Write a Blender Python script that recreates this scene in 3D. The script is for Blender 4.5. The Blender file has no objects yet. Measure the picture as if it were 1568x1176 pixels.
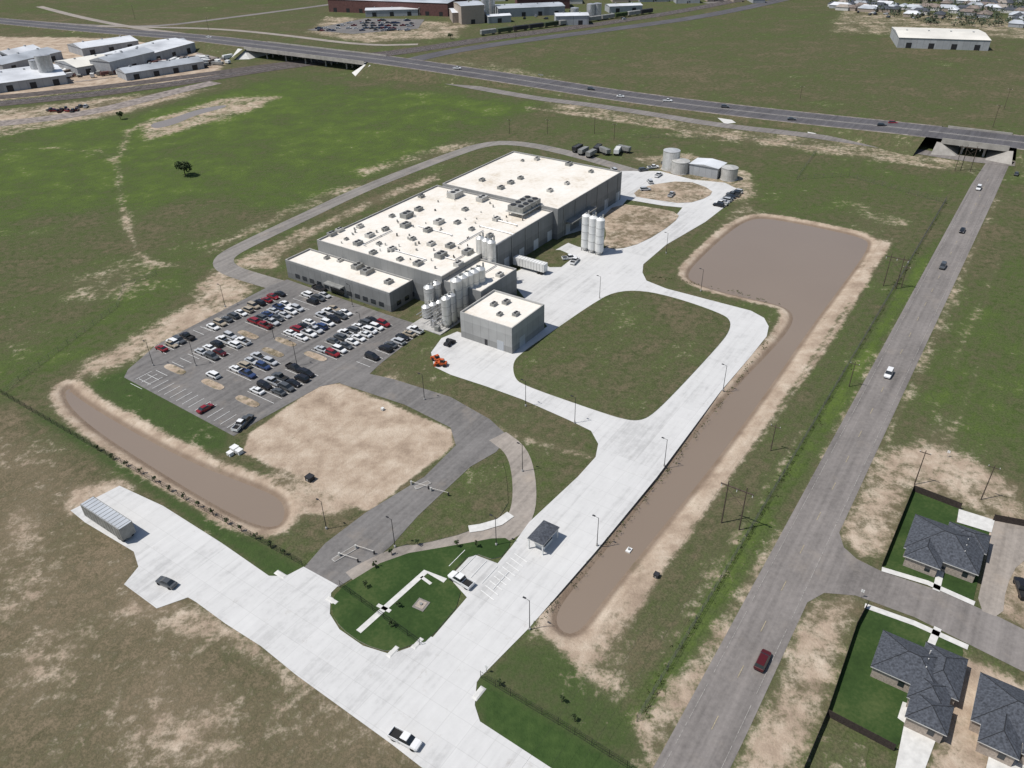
import bpy, bmesh, math, random
import numpy as np
from mathutils import Vector, Matrix
random.seed(7)
# ------------------------------------------------------------------ survey frame
FP=1193.0; CH=120.0; PI=math.radians(33.3); RO=math.radians(1.0)
Fv=Vector((0,math.cos(PI),-math.sin(PI))); R0=Vector((1,0,0)); U0=Vector((0,math.sin(PI),math.cos(PI)))
Rv=R0*math.cos(RO)-U0*math.sin(RO); Uv=U0*math.cos(RO)+R0*math.sin(RO)
def G(u,v,z=0.0):
    d=Fv*FP+Rv*(u-784)-Uv*(v-588)
    t=(CH-z)/(-d.z)
    return (d.x*t,d.y*t)
d1=Fv*FP+Rv*(1758-784)-Uv*(-213-588)
e1=Vector((d1.x,d1.y)).normalized(); e2=Vector((-e1.y,e1.x)); ANG=math.atan2(e1.y,e1.x)
def AB(u,v,z=0.0):
    p=Vector(G(u,v,z)); return (p.dot(e1),p.dot(e2))
def W(a,b): 
    p=e1*a+e2*b; return (p.x,p.y)
sc=bpy.context.scene
col=sc.collection
# ------------------------------------------------------------------ materials
def newmat(name,rough=0.8):
    m=bpy.data.materials.new(name); m.use_nodes=True
    nt=m.node_tree; b=nt.nodes['Principled BSDF']; b.inputs['Roughness'].default_value=rough
    b.inputs['Specular IOR Level'].default_value=0.25
    return m,nt,b
def nd(nt,t,ins=None,**kw):
    n=nt.nodes.new(t)
    for k,v in kw.items(): setattr(n,k,v)
    if ins:
        for k,v in ins.items():
            if isinstance(v,bpy.types.NodeSocket): nt.links.new(v,n.inputs[k])
            else: n.inputs[k].default_value=v
    return n
def pos(nt): return nd(nt,'ShaderNodeNewGeometry').outputs['Position']
def noise(nt,p,s,d=4,r=0.55):
    return nd(nt,'ShaderNodeTexNoise',{'Vector':p,'Scale':s,'Detail':d,'Roughness':r}).outputs['Fac']
def ma(nt,op,a,b=0.0,c=None):
    n=nd(nt,'ShaderNodeMath',operation=op)
    for i,x in enumerate([a,b]+([c] if c is not None else [])):
        if isinstance(x,bpy.types.NodeSocket): nt.links.new(x,n.inputs[i])
        else: n.inputs[i].default_value=x
    return n.outputs[0]
def gain(nt,n,k=2.6):
    o=nd(nt,'ShaderNodeMath',operation='MULTIPLY_ADD',use_clamp=True); nt.links.new(n,o.inputs[0]); o.inputs[1].default_value=k; o.inputs[2].default_value=.5-.5*k
    return o.outputs[0]
def ss(nt,x,a,b,lo=0.0,hi=1.0):
    n=nd(nt,'ShaderNodeMapRange',{0:x,1:a,2:b,3:lo,4:hi},interpolation_type='SMOOTHSTEP'); return n.outputs[0]
def mix(nt,f,a,b,mode='MIX'):
    n=nd(nt,'ShaderNodeMix',data_type='RGBA',blend_type=mode)
    for i,x in ((0,f),(6,a),(7,b)):
        if isinstance(x,bpy.types.NodeSocket): nt.links.new(x,n.inputs[i])
        else:
            n.inputs[i].default_value=(x if i==0 else (x[0],x[1],x[2],1))
    return n.outputs[2]
def ramp(nt,f,stops):
    n=nd(nt,'ShaderNodeValToRGB',{0:f}); cr=n.color_ramp
    while len(cr.elements)<len(stops): cr.elements.new(0.5)
    for e,(p,c) in zip(cr.elements,stops): e.position=p; e.color=(c[0],c[1],c[2],1)
    return n.outputs[0]
def bump(nt,b,h,st=0.3,dist=0.2):
    n=nd(nt,'ShaderNodeBump',{'Height':h,'Strength':st,'Distance':dist}); nt.links.new(n.outputs[0],b.inputs['Normal'])
def flat(name,c,rough=0.7,metal=0.0,var=0.12,s=0.6):
    m,nt,b=newmat(name,rough); p=pos(nt); n=noise(nt,p,s,4)
    lo=[x*(1-var*2) for x in c]; hi=[min(1,x*(1+var*2)) for x in c]
    nt.links.new(ramp(nt,n,[(0.25,lo),(0.75,hi)]),b.inputs['Base Color']); b.inputs['Metallic'].default_value=metal
    return m
def rotpos(nt):
    return nd(nt,'ShaderNodeMapping',{'Vector':pos(nt),'Rotation':(0,0,-ANG)}).outputs[0]

def ground_mat(name,attrs=True,dirt0=0.1,lush0=0.3):
    m,nt,b=newmat(name,0.95); p=pos(nt); b.inputs['Specular IOR Level'].default_value=0.05
    n1=gain(nt,noise(nt,p,0.013,4,0.6),2.8); n2=gain(nt,noise(nt,p,0.065,5,0.64),3.0); n3=gain(nt,noise(nt,p,0.42,5,0.68),3.0); n4=gain(nt,noise(nt,p,2.0,3,0.7),2.6)
    st=nd(nt,'ShaderNodeMapping',{'Vector':rotpos(nt),'Scale':(0.05,0.55,1)}).outputs[0]; n5=gain(nt,noise(nt,st,1.0,4,.6),2.6)
    if attrs:
        D=nd(nt,'ShaderNodeAttribute',attribute_name='dirt').outputs['Fac']
        L=nd(nt,'ShaderNodeAttribute',attribute_name='lush').outputs['Fac']
        Wn=nd(nt,'ShaderNodeAttribute',attribute_name='lawn').outputs['Fac']
    else:
        D=nd(nt,'ShaderNodeValue').outputs[0]; D.default_value=dirt0
        L=nd(nt,'ShaderNodeValue').outputs[0]; L.default_value=lush0
        Wn=nd(nt,'ShaderNodeValue').outputs[0]; Wn.default_value=0
    g=ma(nt,'MULTIPLY_ADD',n1,0.24,ma(nt,'MULTIPLY_ADD',n2,0.32,ma(nt,'MULTIPLY_ADD',n3,0.30,ma(nt,'MULTIPLY',n5,0.14))))
    g=ma(nt,'ADD',g,ma(nt,'MULTIPLY',ma(nt,'SUBTRACT',L,0.55),0.9))
    gc=ramp(nt,g,[(0.06,(0.190,0.150,0.100)),(0.28,(0.132,0.112,0.068)),(0.48,(0.097,0.099,0.050)),(0.72,(0.080,0.106,0.036)),(1.0,(0.105,0.148,0.034))])
    gc=mix(nt,ss(nt,n4,0.2,0.9,0.0,0.6),gc,mix(nt,1.0,gc,(0.46,0.52,0.48),'MULTIPLY'))
    gc=mix(nt,ss(nt,n3,0.45,1.0,0.0,0.55),gc,mix(nt,1.0,gc,(0.56,0.62,0.56),'MULTIPLY'))
    dm=ma(nt,'ADD',D,ma(nt,'ADD',ma(nt,'MULTIPLY',ma(nt,'SUBTRACT',n2,0.5),0.36),ma(nt,'ADD',ma(nt,'MULTIPLY',ma(nt,'SUBTRACT',n3,0.5),0.38),ma(nt,'MULTIPLY_ADD',ma(nt,'SUBTRACT',n4,0.5),0.20,ma(nt,'MULTIPLY',ma(nt,'SUBTRACT',n1,0.5),0.14)))))
    mask=ss(nt,dm,0.24,0.66)
    nd2=noise(nt,p,0.14,6,0.66)
    dc=ramp(nt,nd2,[(0.32,(0.25,0.19,0.14)),(0.48,(0.375,0.295,0.222)),(0.68,(0.50,0.42,0.33))])
    dc=mix(nt,ss(nt,n4,0.5,1.0,0,0.3),dc,(0.24,0.18,0.13))
    dc=mix(nt,ss(nt,n5,0.5,1.0,0,0.4),dc,(0.27,0.205,0.15))
    dc=mix(nt,ss(nt,nd(nt,'ShaderNodeSeparateXYZ',{0:p}).outputs[2],-0.18,-0.62,0,0.75),dc,(0.15,0.108,0.078))   # wet soil near waterline
    lawn=mix(nt,n3,(0.028,0.056,0.016),(0.052,0.086,0.026))
    gc=mix(nt,Wn,gc,lawn)
    c=mix(nt,mask,gc,dc)
    nt.links.new(c,b.inputs['Base Color']); bump(nt,b,ma(nt,'ADD',n3,n4),0.35,0.25)
    return m
M_ground=ground_mat('ground_soil_grass')
M_island=ground_mat('island_grass',False,0.12,0.56)
M_isldirt=ground_mat('island_dirt',False,0.50,0.40)
M_emb=ground_mat('embankment_grass',False,0.14,0.5)

def lawn_mat():
    m,nt,b=newmat('lawn_sod',0.95); p=pos(nt); b.inputs['Specular IOR Level'].default_value=0.05
    n2=gain(nt,noise(nt,p,0.12,5),2.2); n3=gain(nt,noise(nt,p,1.5,5,.7),2)
    c=ramp(nt,ma(nt,'ADD',ma(nt,'MULTIPLY',n2,0.6),ma(nt,'MULTIPLY',n3,0.4)),[(0.15,(0.024,0.043,0.015)),(0.5,(0.036,0.064,0.020)),(0.85,(0.070,0.092,0.034))])
    nt.links.new(c,b.inputs['Base Color']); return m
M_lawn=lawn_mat()
def concrete_mat(name,base,joint=4.6):
    m,nt,b=newmat(name,0.75); q=rotpos(nt); p=pos(nt)
    sx=nd(nt,'ShaderNodeSeparateXYZ',{0:q})
    cells=nd(nt,'ShaderNodeCombineXYZ',{0:ma(nt,'FLOOR',ma(nt,'DIVIDE',sx.outputs[0],joint*6)),1:ma(nt,'FLOOR',ma(nt,'DIVIDE',sx.outputs[1],joint))})
    wn=nd(nt,'ShaderNodeTexWhiteNoise',{'Vector':cells.outputs[0]}).outputs[0]
    def jl(s,per):
        f=ma(nt,'FRACT',ma(nt,'DIVIDE',s,per)); return ma(nt,'LESS_THAN',f,0.10/per)
    j=ma(nt,'MAXIMUM',jl(sx.outputs[0],joint),jl(sx.outputs[1],joint))
    n1=noise(nt,p,0.05,6,.65); n2=noise(nt,p,0.5,6,.7)
    st=nd(nt,'ShaderNodeMapping',{'Vector':q,'Scale':(0.05,0.7,1)}).outputs[0]
    n3=noise(nt,st,1.0,5,.6)
    v=ma(nt,'ADD',ma(nt,'MULTIPLY',n1,.4),ma(nt,'ADD',ma(nt,'MULTIPLY',n2,.25),ma(nt,'ADD',ma(nt,'MULTIPLY',n3,.35),ma(nt,'MULTIPLY',wn,.07))))
    lo=[x*0.78 for x in base]; hi=[x*1.10 for x in base]
    c=ramp(nt,v,[(0.4,lo),(0.51,base),(0.66,hi)])
    c=mix(nt,ma(nt,'MULTIPLY',j,0.2),c,(0.2,0.195,0.18))
    stain=ss(nt,noise(nt,p,0.22,6,.75),.58,.74,0,.4); c=mix(nt,stain,c,(0.30,0.27,0.235))
    nt.links.new(c,b.inputs['Base Color']); return m
M_conc=concrete_mat('concrete_paving',(0.505,0.50,0.485))
M_kerb=flat('kerb_concrete',(0.36,0.35,0.33),.8)
M_bridge=flat('bridge_concrete',(0.33,0.31,0.28),.85,0,.12,.3)
M_walk=flat('sidewalk_concrete',(0.54,0.53,0.50),.8,0,.08,.8)
def asphalt_mat(name,base,warm=(0.26,0.22,0.18),wa=.35):
    m,nt,b=newmat(name,0.85); p=pos(nt); q=rotpos(nt)
    n1=noise(nt,p,0.06,6,.6); n2=noise(nt,p,0.9,5,.7)
    st=nd(nt,'ShaderNodeMapping',{'Vector':q,'Scale':(0.02,0.55,1)}).outputs[0]; n3=noise(nt,st,1.0,5,.6)
    v=ma(nt,'ADD',ma(nt,'MULTIPLY',n1,.3),ma(nt,'ADD',ma(nt,'MULTIPLY',n2,.3),ma(nt,'MULTIPLY',n3,.4)))
    c=ramp(nt,v,[(0.38,[x*.66 for x in base]),(0.5,base),(0.62,[x*1.3 for x in base])])
    c=mix(nt,ss(nt,noise(nt,p,0.11,7,.7),0.53,0.70,0,wa),c,warm)
    nt.links.new(c,b.inputs['Base Color']); return m
M_asph=asphalt_mat('asphalt',(0.150,0.142,0.135))
M_road=asphalt_mat('road_asphalt',(0.180,0.164,0.152),(.27,.235,.20))
M_perim=asphalt_mat('dusty_asphalt',(0.20,0.185,0.168),(.32,.27,.22),.5)
M_hwy=asphalt_mat('highway_asphalt',(0.088,0.084,0.088),(0.13,0.12,0.11))
M_tan=asphalt_mat('tan_asphalt',(0.26,0.23,0.20),(.36,.30,.24),.5)
M_white=flat('white_road_paint',(0.68,0.68,0.66),.7,0,.05)
M_worn=flat('worn_road_paint',(0.27,0.255,0.235),.8,0,.3,2)
M_yel=flat('worn_yellow_paint',(0.31,0.265,0.18),.8,0,.2,2)
M_grav=flat('gravel',(0.22,0.19,0.17),.95,0,.3,.3)
M_ballast=flat('rail_ballast',(0.085,0.072,0.066),.95,0,.3,.3)
def water_mat():
    m,nt,b=newmat('muddy_water',0.12); p=pos(nt); b.inputs['Specular IOR Level'].default_value=0.7
    c=ramp(nt,noise(nt,p,0.015,2),[(0.3,(0.205,0.158,0.118)),(0.7,(0.225,0.175,0.131))]); nt.links.new(c,b.inputs['Base Color'])
    bump(nt,b,noise(nt,p,1.2,2),0.04,0.05); return m
M_water=water_mat()
def roof_mat():
    m,nt,b=newmat('roof_membrane',0.6); q=rotpos(nt); p=pos(nt); sx=nd(nt,'ShaderNodeSeparateXYZ',{0:q})
    j=ma(nt,'LESS_THAN',ma(nt,'FRACT',ma(nt,'DIVIDE',sx.outputs[1],3.0)),0.05)
    n1=noise(nt,p,0.08,6,.65); n2=noise(nt,p,0.6,6,.7)
    v=ma(nt,'ADD',ma(nt,'MULTIPLY',n1,.6),ma(nt,'MULTIPLY',n2,.4))
    c=ramp(nt,v,[(0.36,(0.55,0.48,0.385)),(0.46,(0.68,0.63,0.55)),(0.62,(0.735,0.705,0.645))])
    c=mix(nt,ma(nt,'MULTIPLY',j,.2),c,(0.45,0.41,0.35)); nt.links.new(c,b.inputs['Base Color']); return m
M_roof=roof_mat()
def wall_mat(name,base,per=3.0,band=True):
    m,nt,b=newmat(name,0.6); q=rotpos(nt); sx=nd(nt,'ShaderNodeSeparateXYZ',{0:q})
    s=ma(nt,'ADD',sx.outputs[0],sx.outputs[1])
    j=ma(nt,'LESS_THAN',ma(nt,'FRACT',ma(nt,'DIVIDE',s,per)),0.12/per*1.5)
    n=noise(nt,q,0.3,5)
    pn=nd(nt,'ShaderNodeTexWhiteNoise',{'W':ma(nt,'FLOOR',ma(nt,'DIVIDE',s,per))},noise_dimensions='1D').outputs[0]
    c=ramp(nt,ma(nt,'MULTIPLY_ADD',pn,.25,ma(nt,'MULTIPLY',n,.75)),[(0.3,[x*.86 for x in base]),(0.7,[x*1.1 for x in base])])
    c=mix(nt,ma(nt,'MULTIPLY',j,.45),c,[x*.45 for x in base])
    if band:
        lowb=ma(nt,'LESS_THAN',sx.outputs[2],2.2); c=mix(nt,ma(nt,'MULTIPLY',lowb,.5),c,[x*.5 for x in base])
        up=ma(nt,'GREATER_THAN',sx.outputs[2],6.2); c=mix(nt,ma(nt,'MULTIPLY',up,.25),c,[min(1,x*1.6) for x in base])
    nt.links.new(c,b.inputs['Base Color']); return m
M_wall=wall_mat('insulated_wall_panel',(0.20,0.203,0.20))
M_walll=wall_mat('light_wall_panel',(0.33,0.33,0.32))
M_shed=wall_mat('metal_shed_wall',(0.34,0.35,0.36),3,False)
M_metal=flat('galvanized_steel',(0.50,0.50,0.50),.4,.6,.1)
M_steel=flat('stainless_steel',(0.60,0.60,0.58),.4,.45,.08)
M_wtank=flat('white_tank_paint',(0.66,0.66,0.64),.45,0,.06)
M_mroof=flat('metal_roof',(0.60,0.61,0.62),.45,.1,.15,.05)
M_croof=flat('cream_metal_roof',(0.66,0.63,0.56),.5,0,.08,.05)
M_mroof2=flat('grey_metal_roof',(0.40,0.42,0.44),.45,.1,.18,.05)
M_maroon=flat('maroon_cladding',(0.12,0.06,0.055),.7)
M_dark=flat('dark_steel',(0.035,0.035,0.038),.5,.2)
M_hvac=flat('hvac_grey',(0.26,0.26,0.245),.5,.2,.15)
M_hvacw=flat('hvac_light',(0.45,0.44,0.41),.5,.2,.1)
M_glass,_nt,_b=newmat('window_glass',.12); _b.inputs['Base Color'].default_value=(.02,.025,.03,1); _b.inputs['Specular IOR Level'].default_value=.6
M_tire=flat('tyre_rubber',(0.02,0.02,0.02),.9)
M_wood=flat('weathered_timber',(0.085,0.065,0.05),.9,0,.2,2)
M_shing=flat('roof_shingle',(0.062,0.068,0.080),.9,0,.3,2.5)
M_brick=flat('brick_wall',(0.33,0.28,0.235),.85,0,.15,3)
M_brown=flat('brown_roof',(0.17,0.14,0.12),.85,0,.2,.3)
M_fence=flat('fence_black',(0.02,0.02,0.02),.6)
M_cedar=flat('fence_dark_stain',(0.045,0.035,0.03),.9,0,.2,3)
M_link=flat('fence_wire',(0.10,0.10,0.095),.7)
M_leaf=flat('foliage',(0.045,0.065,0.025),.9,0,.35,1.5)
M_weed=flat('weed_foliage',(0.085,0.105,0.038),.9,0,.4,1.5)
M_leafd=flat('distant_foliage',(0.045,0.058,0.034),.95,0,.4,.1)
M_bark=flat('bark',(0.10,0.075,0.05),.95)
PAINTS=[]
for nme,c in (('white',(.68,.68,.67)),('silver',(.42,.43,.44)),('black',(.015,.015,.018)),('charcoal',(.07,.075,.08)),('red',(.20,.015,.02)),('blue',(.03,.05,.12)),('maroon',(.07,.01,.012)),('tan',(.33,.28,.21))):
    m,nt,b=newmat('car_paint_'+nme,.3); b.inputs['Base Color'].default_value=(*c,1); b.inputs['Coat Weight'].default_value=.5; PAINTS.append(m)
M_orange,_n,_b=newmat('machine_orange',.5); _b.inputs['Base Color'].default_value=(.45,.09,.025,1)
# ------------------------------------------------------------------ mesh builder
class MB:
    def __init__(s): s.v=[];s.f=[];s.m=[]
    def add(s,vs,fs,mi=0):
        o=len(s.v); s.v+=[tuple(x) for x in vs]; s.f+=[tuple(i+o for i in f) for f in fs]; s.m+=[mi]*len(fs)
    def box(s,x0,x1,y0,y1,z0,z1,mi=0,top=None):
        s.frus((x0,x1,y0,y1),(x0,x1,y0,y1),z0,z1,mi,top)
    def frus(s,b,t,z0,z1,mi=0,top=None):
        x0,x1,y0,y1=b; X0,X1,Y0,Y1=t
        vs=[(x0,y0,z0),(x1,y0,z0),(x1,y1,z0),(x0,y1,z0),(X0,Y0,z1),(X1,Y0,z1),(X1,Y1,z1),(X0,Y1,z1)]
        s.add(vs,[(3,2,1,0),(0,1,5,4),(1,2,6,5),(2,3,7,6),(3,0,4,7)],mi); s.add(vs[4:],[(0,1,2,3)],mi if top is None else top)
    def cyl(s,cx,cy,z0,z1,r,n=12,mi=0,r2=None):
        r2=r if r2 is None else r2
        vs=[(cx+r*math.cos(2*math.pi*i/n),cy+r*math.sin(2*math.pi*i/n),z0) for i in range(n)]+[(cx+r2*math.cos(2*math.pi*i/n),cy+r2*math.sin(2*math.pi*i/n),z1) for i in range(n)]
        s.add(vs,[(i,(i+1)%n,n+(i+1)%n,n+i) for i in range(n)]+[tuple(range(n,2*n)),tuple(range(n-1,-1,-1))],mi)
    def tube(s,p,q,r,n=5,mi=0):
        p=Vector(p);q=Vector(q);d=(q-p)
        if d.length<1e-6: return
        d.normalize(); u=d.orthogonal().normalized(); w=d.cross(u)
        vs=[c+u*(r*math.cos(2*math.pi*i/n))+w*(r*math.sin(2*math.pi*i/n)) for c in (p,q) for i in range(n)]
        s.add(vs,[(i,(i+1)%n,n+(i+1)%n,n+i) for i in range(n)]+[tuple(range(n)),tuple(range(n,2*n))],mi)
    def wheel(s,cx,cy,r,w,mi):
        n=12; vs=[(cx+r*math.cos(2*math.pi*i/n),y,r+r*math.sin(2*math.pi*i/n)) for y in (cy-w/2,cy+w/2) for i in range(n)]
        s.add(vs,[(i,(i+1)%n,n+(i+1)%n,n+i) for i in range(n)]+[tuple(range(n)),tuple(range(n,2*n))],mi)
    def mesh(s,name,mats):
        me=bpy.data.meshes.new(name); me.from_pydata(s.v,[],s.f)
        for m in mats: me.materials.append(m)
        me.polygons.foreach_set('material_index',s.m); me.update(); return me
    def obj(s,name,mats,parent=None,loc=(0,0,0),rot=0.0):
        return place(name,s.mesh(name,mats),loc,rot,parent)
def place(name,me,loc=(0,0,0),rot=0.0,parent=None):
    o=bpy.data.objects.new(name,me); o.location=loc; o.rotation_euler=(0,0,rot); col.objects.link(o)
    if parent: o.parent=parent
    return o
def empty(name,loc=(0,0,0),rot=0.0): return place(name,None,loc,rot)
# ------------------------------------------------------------------ sheets
def chaik(P,it=2,closed=True):
    P=[Vector(p) for p in P]
    for _ in range(it):
        Q=[]; n=len(P)
        for i in range(n if closed else n-1):
            a=P[i];b=P[(i+1)%n]; Q+= [a*.75+b*.25,a*.25+b*.75]
        if not closed: Q=[P[0]]+Q+[P[-1]]
        P=Q
    return P
ZC=[0.03]
def nz():
    ZC[0]+=0.004; return ZC[0]
def sheet(name,px,mat,z=None,sm=0,step=None,world=False,kerb=True):
    z=nz() if z is None else z
    P=[Vector(p) if world else Vector(G(*p)) for p in px]
    if sm: P=chaik(P,sm)
    bm=bmesh.new(); vs=[bm.verts.new((p.x,p.y,z)) for p in P]; f=bm.faces.new(vs)
    f.normal_update()
    if f.normal.z<0: f.normal_flip()
    if step:
        n=len(vs); lo=[bm.verts.new((p.x,p.y,z-step)) for p in P]
        for i in range(n):
            ff=bm.faces.new((vs[i],vs[(i+1)%n],lo[(i+1)%n],lo[i])); ff.material_index=1
    bmesh.ops.triangulate(bm,faces=[f])
    me=bpy.data.meshes.new(name); bm.to_mesh(me); bm.free(); me.materials.append(mat)
    if step: me.materials.append(M_kerb)
    o=place(name,me)
    if step and kerb: ring('kerb',P,z,o)
    return o
def ring(name,P,z,parent,closed=True,w=0.075,h=0.02):
    mb=MB(); n=len(P)
    for i in range(n if closed else n-1):
        a=P[i];b=P[(i+1)%n]; d=(b-a)
        if d.length<.01: continue
        t=d.normalized(); nn=Vector((-t.y,t.x))*w
        q=[a-nn,b-nn,b+nn,a+nn]
        mb.add([(x.x,x.y,z+h) for x in q]+[(x.x,x.y,z-.12) for x in q],[(0,1,2,3),(0,1,5,4),(2,3,7,6)],0)
    return mb.obj(name,[M_kerb],parent)
def ribbon(name,px,w,mat,sm=2,z=None,world=False,parent=None,off=0.0):
    z=nz() if z is None else z
    if world: P=[Vector(p) for p in px]
    else:
        P=[Vector((*G(p[0],p[1],p[2] if len(p)>2 else 0),(p[2] if len(p)>2 else 0))) for p in px]
    P=[Vector((p[0],p[1],p[2] if len(p)>2 else 0)) for p in P]
    if sm: P=chaik(P,sm,False)
    mb=MB(); vs=[]
    for i,p in enumerate(P):
        t=(P[min(i+1,len(P)-1)]-P[max(i-1,0)]); t.z=0; t.normalize(); nn=Vector((-t.y,t.x,0))
        c=p+nn*off
        vs+=[c-nn*w/2+Vector((0,0,z)),c+nn*w/2+Vector((0,0,z))]
    mb.add(vs,[(2*i,2*i+2,2*i+3,2*i+1) for i in range(len(P)-1)],0)
    return mb.obj(name,[mat],parent)
def line_px(px,sm=2):
    return chaik([Vector(G(*p)) for p in px],sm,False)
# ------------------------------------------------------------------ ground
xs=[-330+1.4*i for i in range(472)]
a=xs[-1]; s=1.4; R=[]
while a<6500: s*=1.035; a+=s; R.append(a)
L=[];a=-330; s=1.4
while a>-6500: s*=1.035; a-=s; L.append(a)
xs=np.array(L[::-1]+xs+R)
ys=[35+1.3*i for i in range(300)]
a=ys[-1]; s=1.3; R=[]
while a<8000: s*=1.012; a+=s; R.append(a)
L=[];a=35; s=1.3
while a>-2500: s*=1.15; a-=s; L.append(a)
ys=np.array(L[::-1]+ys+R)
X,Y=np.meshgrid(xs,ys); PX=X.ravel(); PY=Y.ravel(); NV=len(PX)
dirt=np.full(NV,0.08); lush=np.full(NV,0.57); lawn=np.zeros(NV); hz=np.zeros(NV)
def sdf(P,m=40.0):
    P=np.array([(p[0],p[1]) for p in P]); x0,y0=P.min(0)-m; x1,y1=P.max(0)+m
    idx=np.nonzero((PX>x0)&(PX<x1)&(PY>y0)&(PY<y1))[0]
    qx=PX[idx];qy=PY[idx]; d=np.full(len(idx),1e18); ins=np.zeros(len(idx),bool); n=len(P)
    for i in range(n):
        ax,ay=P[i];bx,by=P[(i+1)%n]; ex,ey=bx-ax,by-ay; wx,wy=qx-ax,qy-ay
        t=np.clip((wx*ex+wy*ey)/(ex*ex+ey*ey+1e-12),0,1)
        d=np.minimum(d,(wx-t*ex)**2+(wy-t*ey)**2)
        c=((ay>qy)!=(by>qy)); 
        if by!=ay: ins^= c&(qx<(bx-ax)*(qy-ay)/(by-ay)+ax)
    d=np.sqrt(d); return idx,np.where(ins,-d,d)
def sdl(P,m):
    P=np.array([(p[0],p[1]) for p in P]); x0,y0=P.min(0)-m; x1,y1=P.max(0)+m
    idx=np.nonzero((PX>x0)&(PX<x1)&(PY>y0)&(PY<y1))[0]; qx=PX[idx];qy=PY[idx]; d=np.full(len(idx),1e18)
    for i in range(len(P)-1):
        ax,ay=P[i];bx,by=P[i+1]; ex,ey=bx-ax,by-ay; wx,wy=qx-ax,qy-ay
        t=np.clip((wx*ex+wy*ey)/(ex*ex+ey*ey+1e-12),0,1); d=np.minimum(d,(wx-t*ex)**2+(wy-t*ey)**2)
    return idx,np.sqrt(d)
def sstep(x): x=np.clip(x,0,1); return x*x*(3-2*x)
def paint(arr,px,val,fall=3.0):
    idx,d=sdf([G(*p) for p in px],fall+2); m=sstep(.5-d/(2*fall)); arr[idx]+= (val-arr[idx])*m
def stroke(arr,px,w,val,fall=3.0):
    idx,d=sdl(line_px(px,1),w+fall+2); m=sstep(.5-(d-w/2)/(2*fall)); arr[idx]+=(val-arr[idx])*m
WZ=-0.8
pond=chaik([Vector(G(u,v,WZ)) for u,v in [(1148,336),(1175,334),(1250,348),(1322,364),(1333,376),(1295,430),(1240,503),(1185,585),(1098,705),(995,832),(925,918),(888,968),(866,972),(850,955),(856,930),(885,893),(940,828),(1032,705),(1108,612),(1188,530),(1214,497),(1214,478),(1190,466),(1120,452),(1062,434),(1050,420),(1078,390),(1120,352)]],2)
ditch=chaik([Vector(G(u,v,WZ)) for u,v in [(104,590),(112,606),(200,660),(300,712),(380,742),(428,762),(438,785),(428,808),(395,806),(340,780),(250,726),(150,662),(108,625),(98,603)]],2)
# --- vegetation tone
paint(lush,[(-400,640),(0,620),(250,765),(410,885),(300,930),(660,1180),(700,1500),(-900,1500)],0.30,10)
paint(dirt,[(-400,660),(0,640),(250,775),(410,885),(300,930),(660,1180),(700,1500),(-900,1500)],0.22,10)
paint(lush,[(-500,200),(200,180),(420,120),(820,160),(700,215),(330,380),(100,560),(0,600),(-400,640)],0.88,12)
paint(lush,[(-100,400),(60,330),(200,320),(330,350),(420,330),(300,400),(200,450),(150,500),(60,530),(-100,560)],0.58,14)
paint(lush,[(180,330),(330,300),(420,330),(330,380),(200,400)],0.50,14)
paint(dirt,[(80,430),(200,400),(230,440),(120,470)],0.34,10)
paint(dirt,[(-50,520),(60,500),(90,540),(0,590)],0.22,10)
paint(lush,[(620,65),(1568,60),(1700,190),(1400,190),(900,125),(640,90)],0.52,12)
paint(lush,[(-100,20),(500,20),(560,60),(-100,60)],0.48,12)
paint(lush,[(1480,330),(1400,400),(1270,600),(1150,760),(960,1100),(985,1120),(1110,920),(1330,560),(1470,330)],0.92,3)
paint(lush,[(1400,400),(1330,500),(1150,720),(900,1060),(960,1080),(1270,600)],0.50,4)
paint(dirt,[(1100,780),(1180,720),(1080,940),(960,1090),(940,1060)],0.18,6)
stroke(lush,[(1568,420),(1490,560),(1450,640)],8,1.0,5)
paint(lush,[(1568,330),(1480,480),(1400,640),(1568,700),(1700,600)],0.74,5)
paint(lush,[(1000,230),(1480,270),(1440,330),(1350,330),(1160,320)],0.64,6)
paint(lush,[(560,560),(680,520),(660,570),(880,645),(900,700),(830,700),(700,640),(570,590)],0.52,2)
paint(dirt,[(560,560),(680,520),(660,570),(880,645),(900,700),(830,700),(700,640),(570,590)],0.17,2)
paint(lush,[(500,600),(690,700),(560,850),(400,760)],0.5,3)
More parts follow.
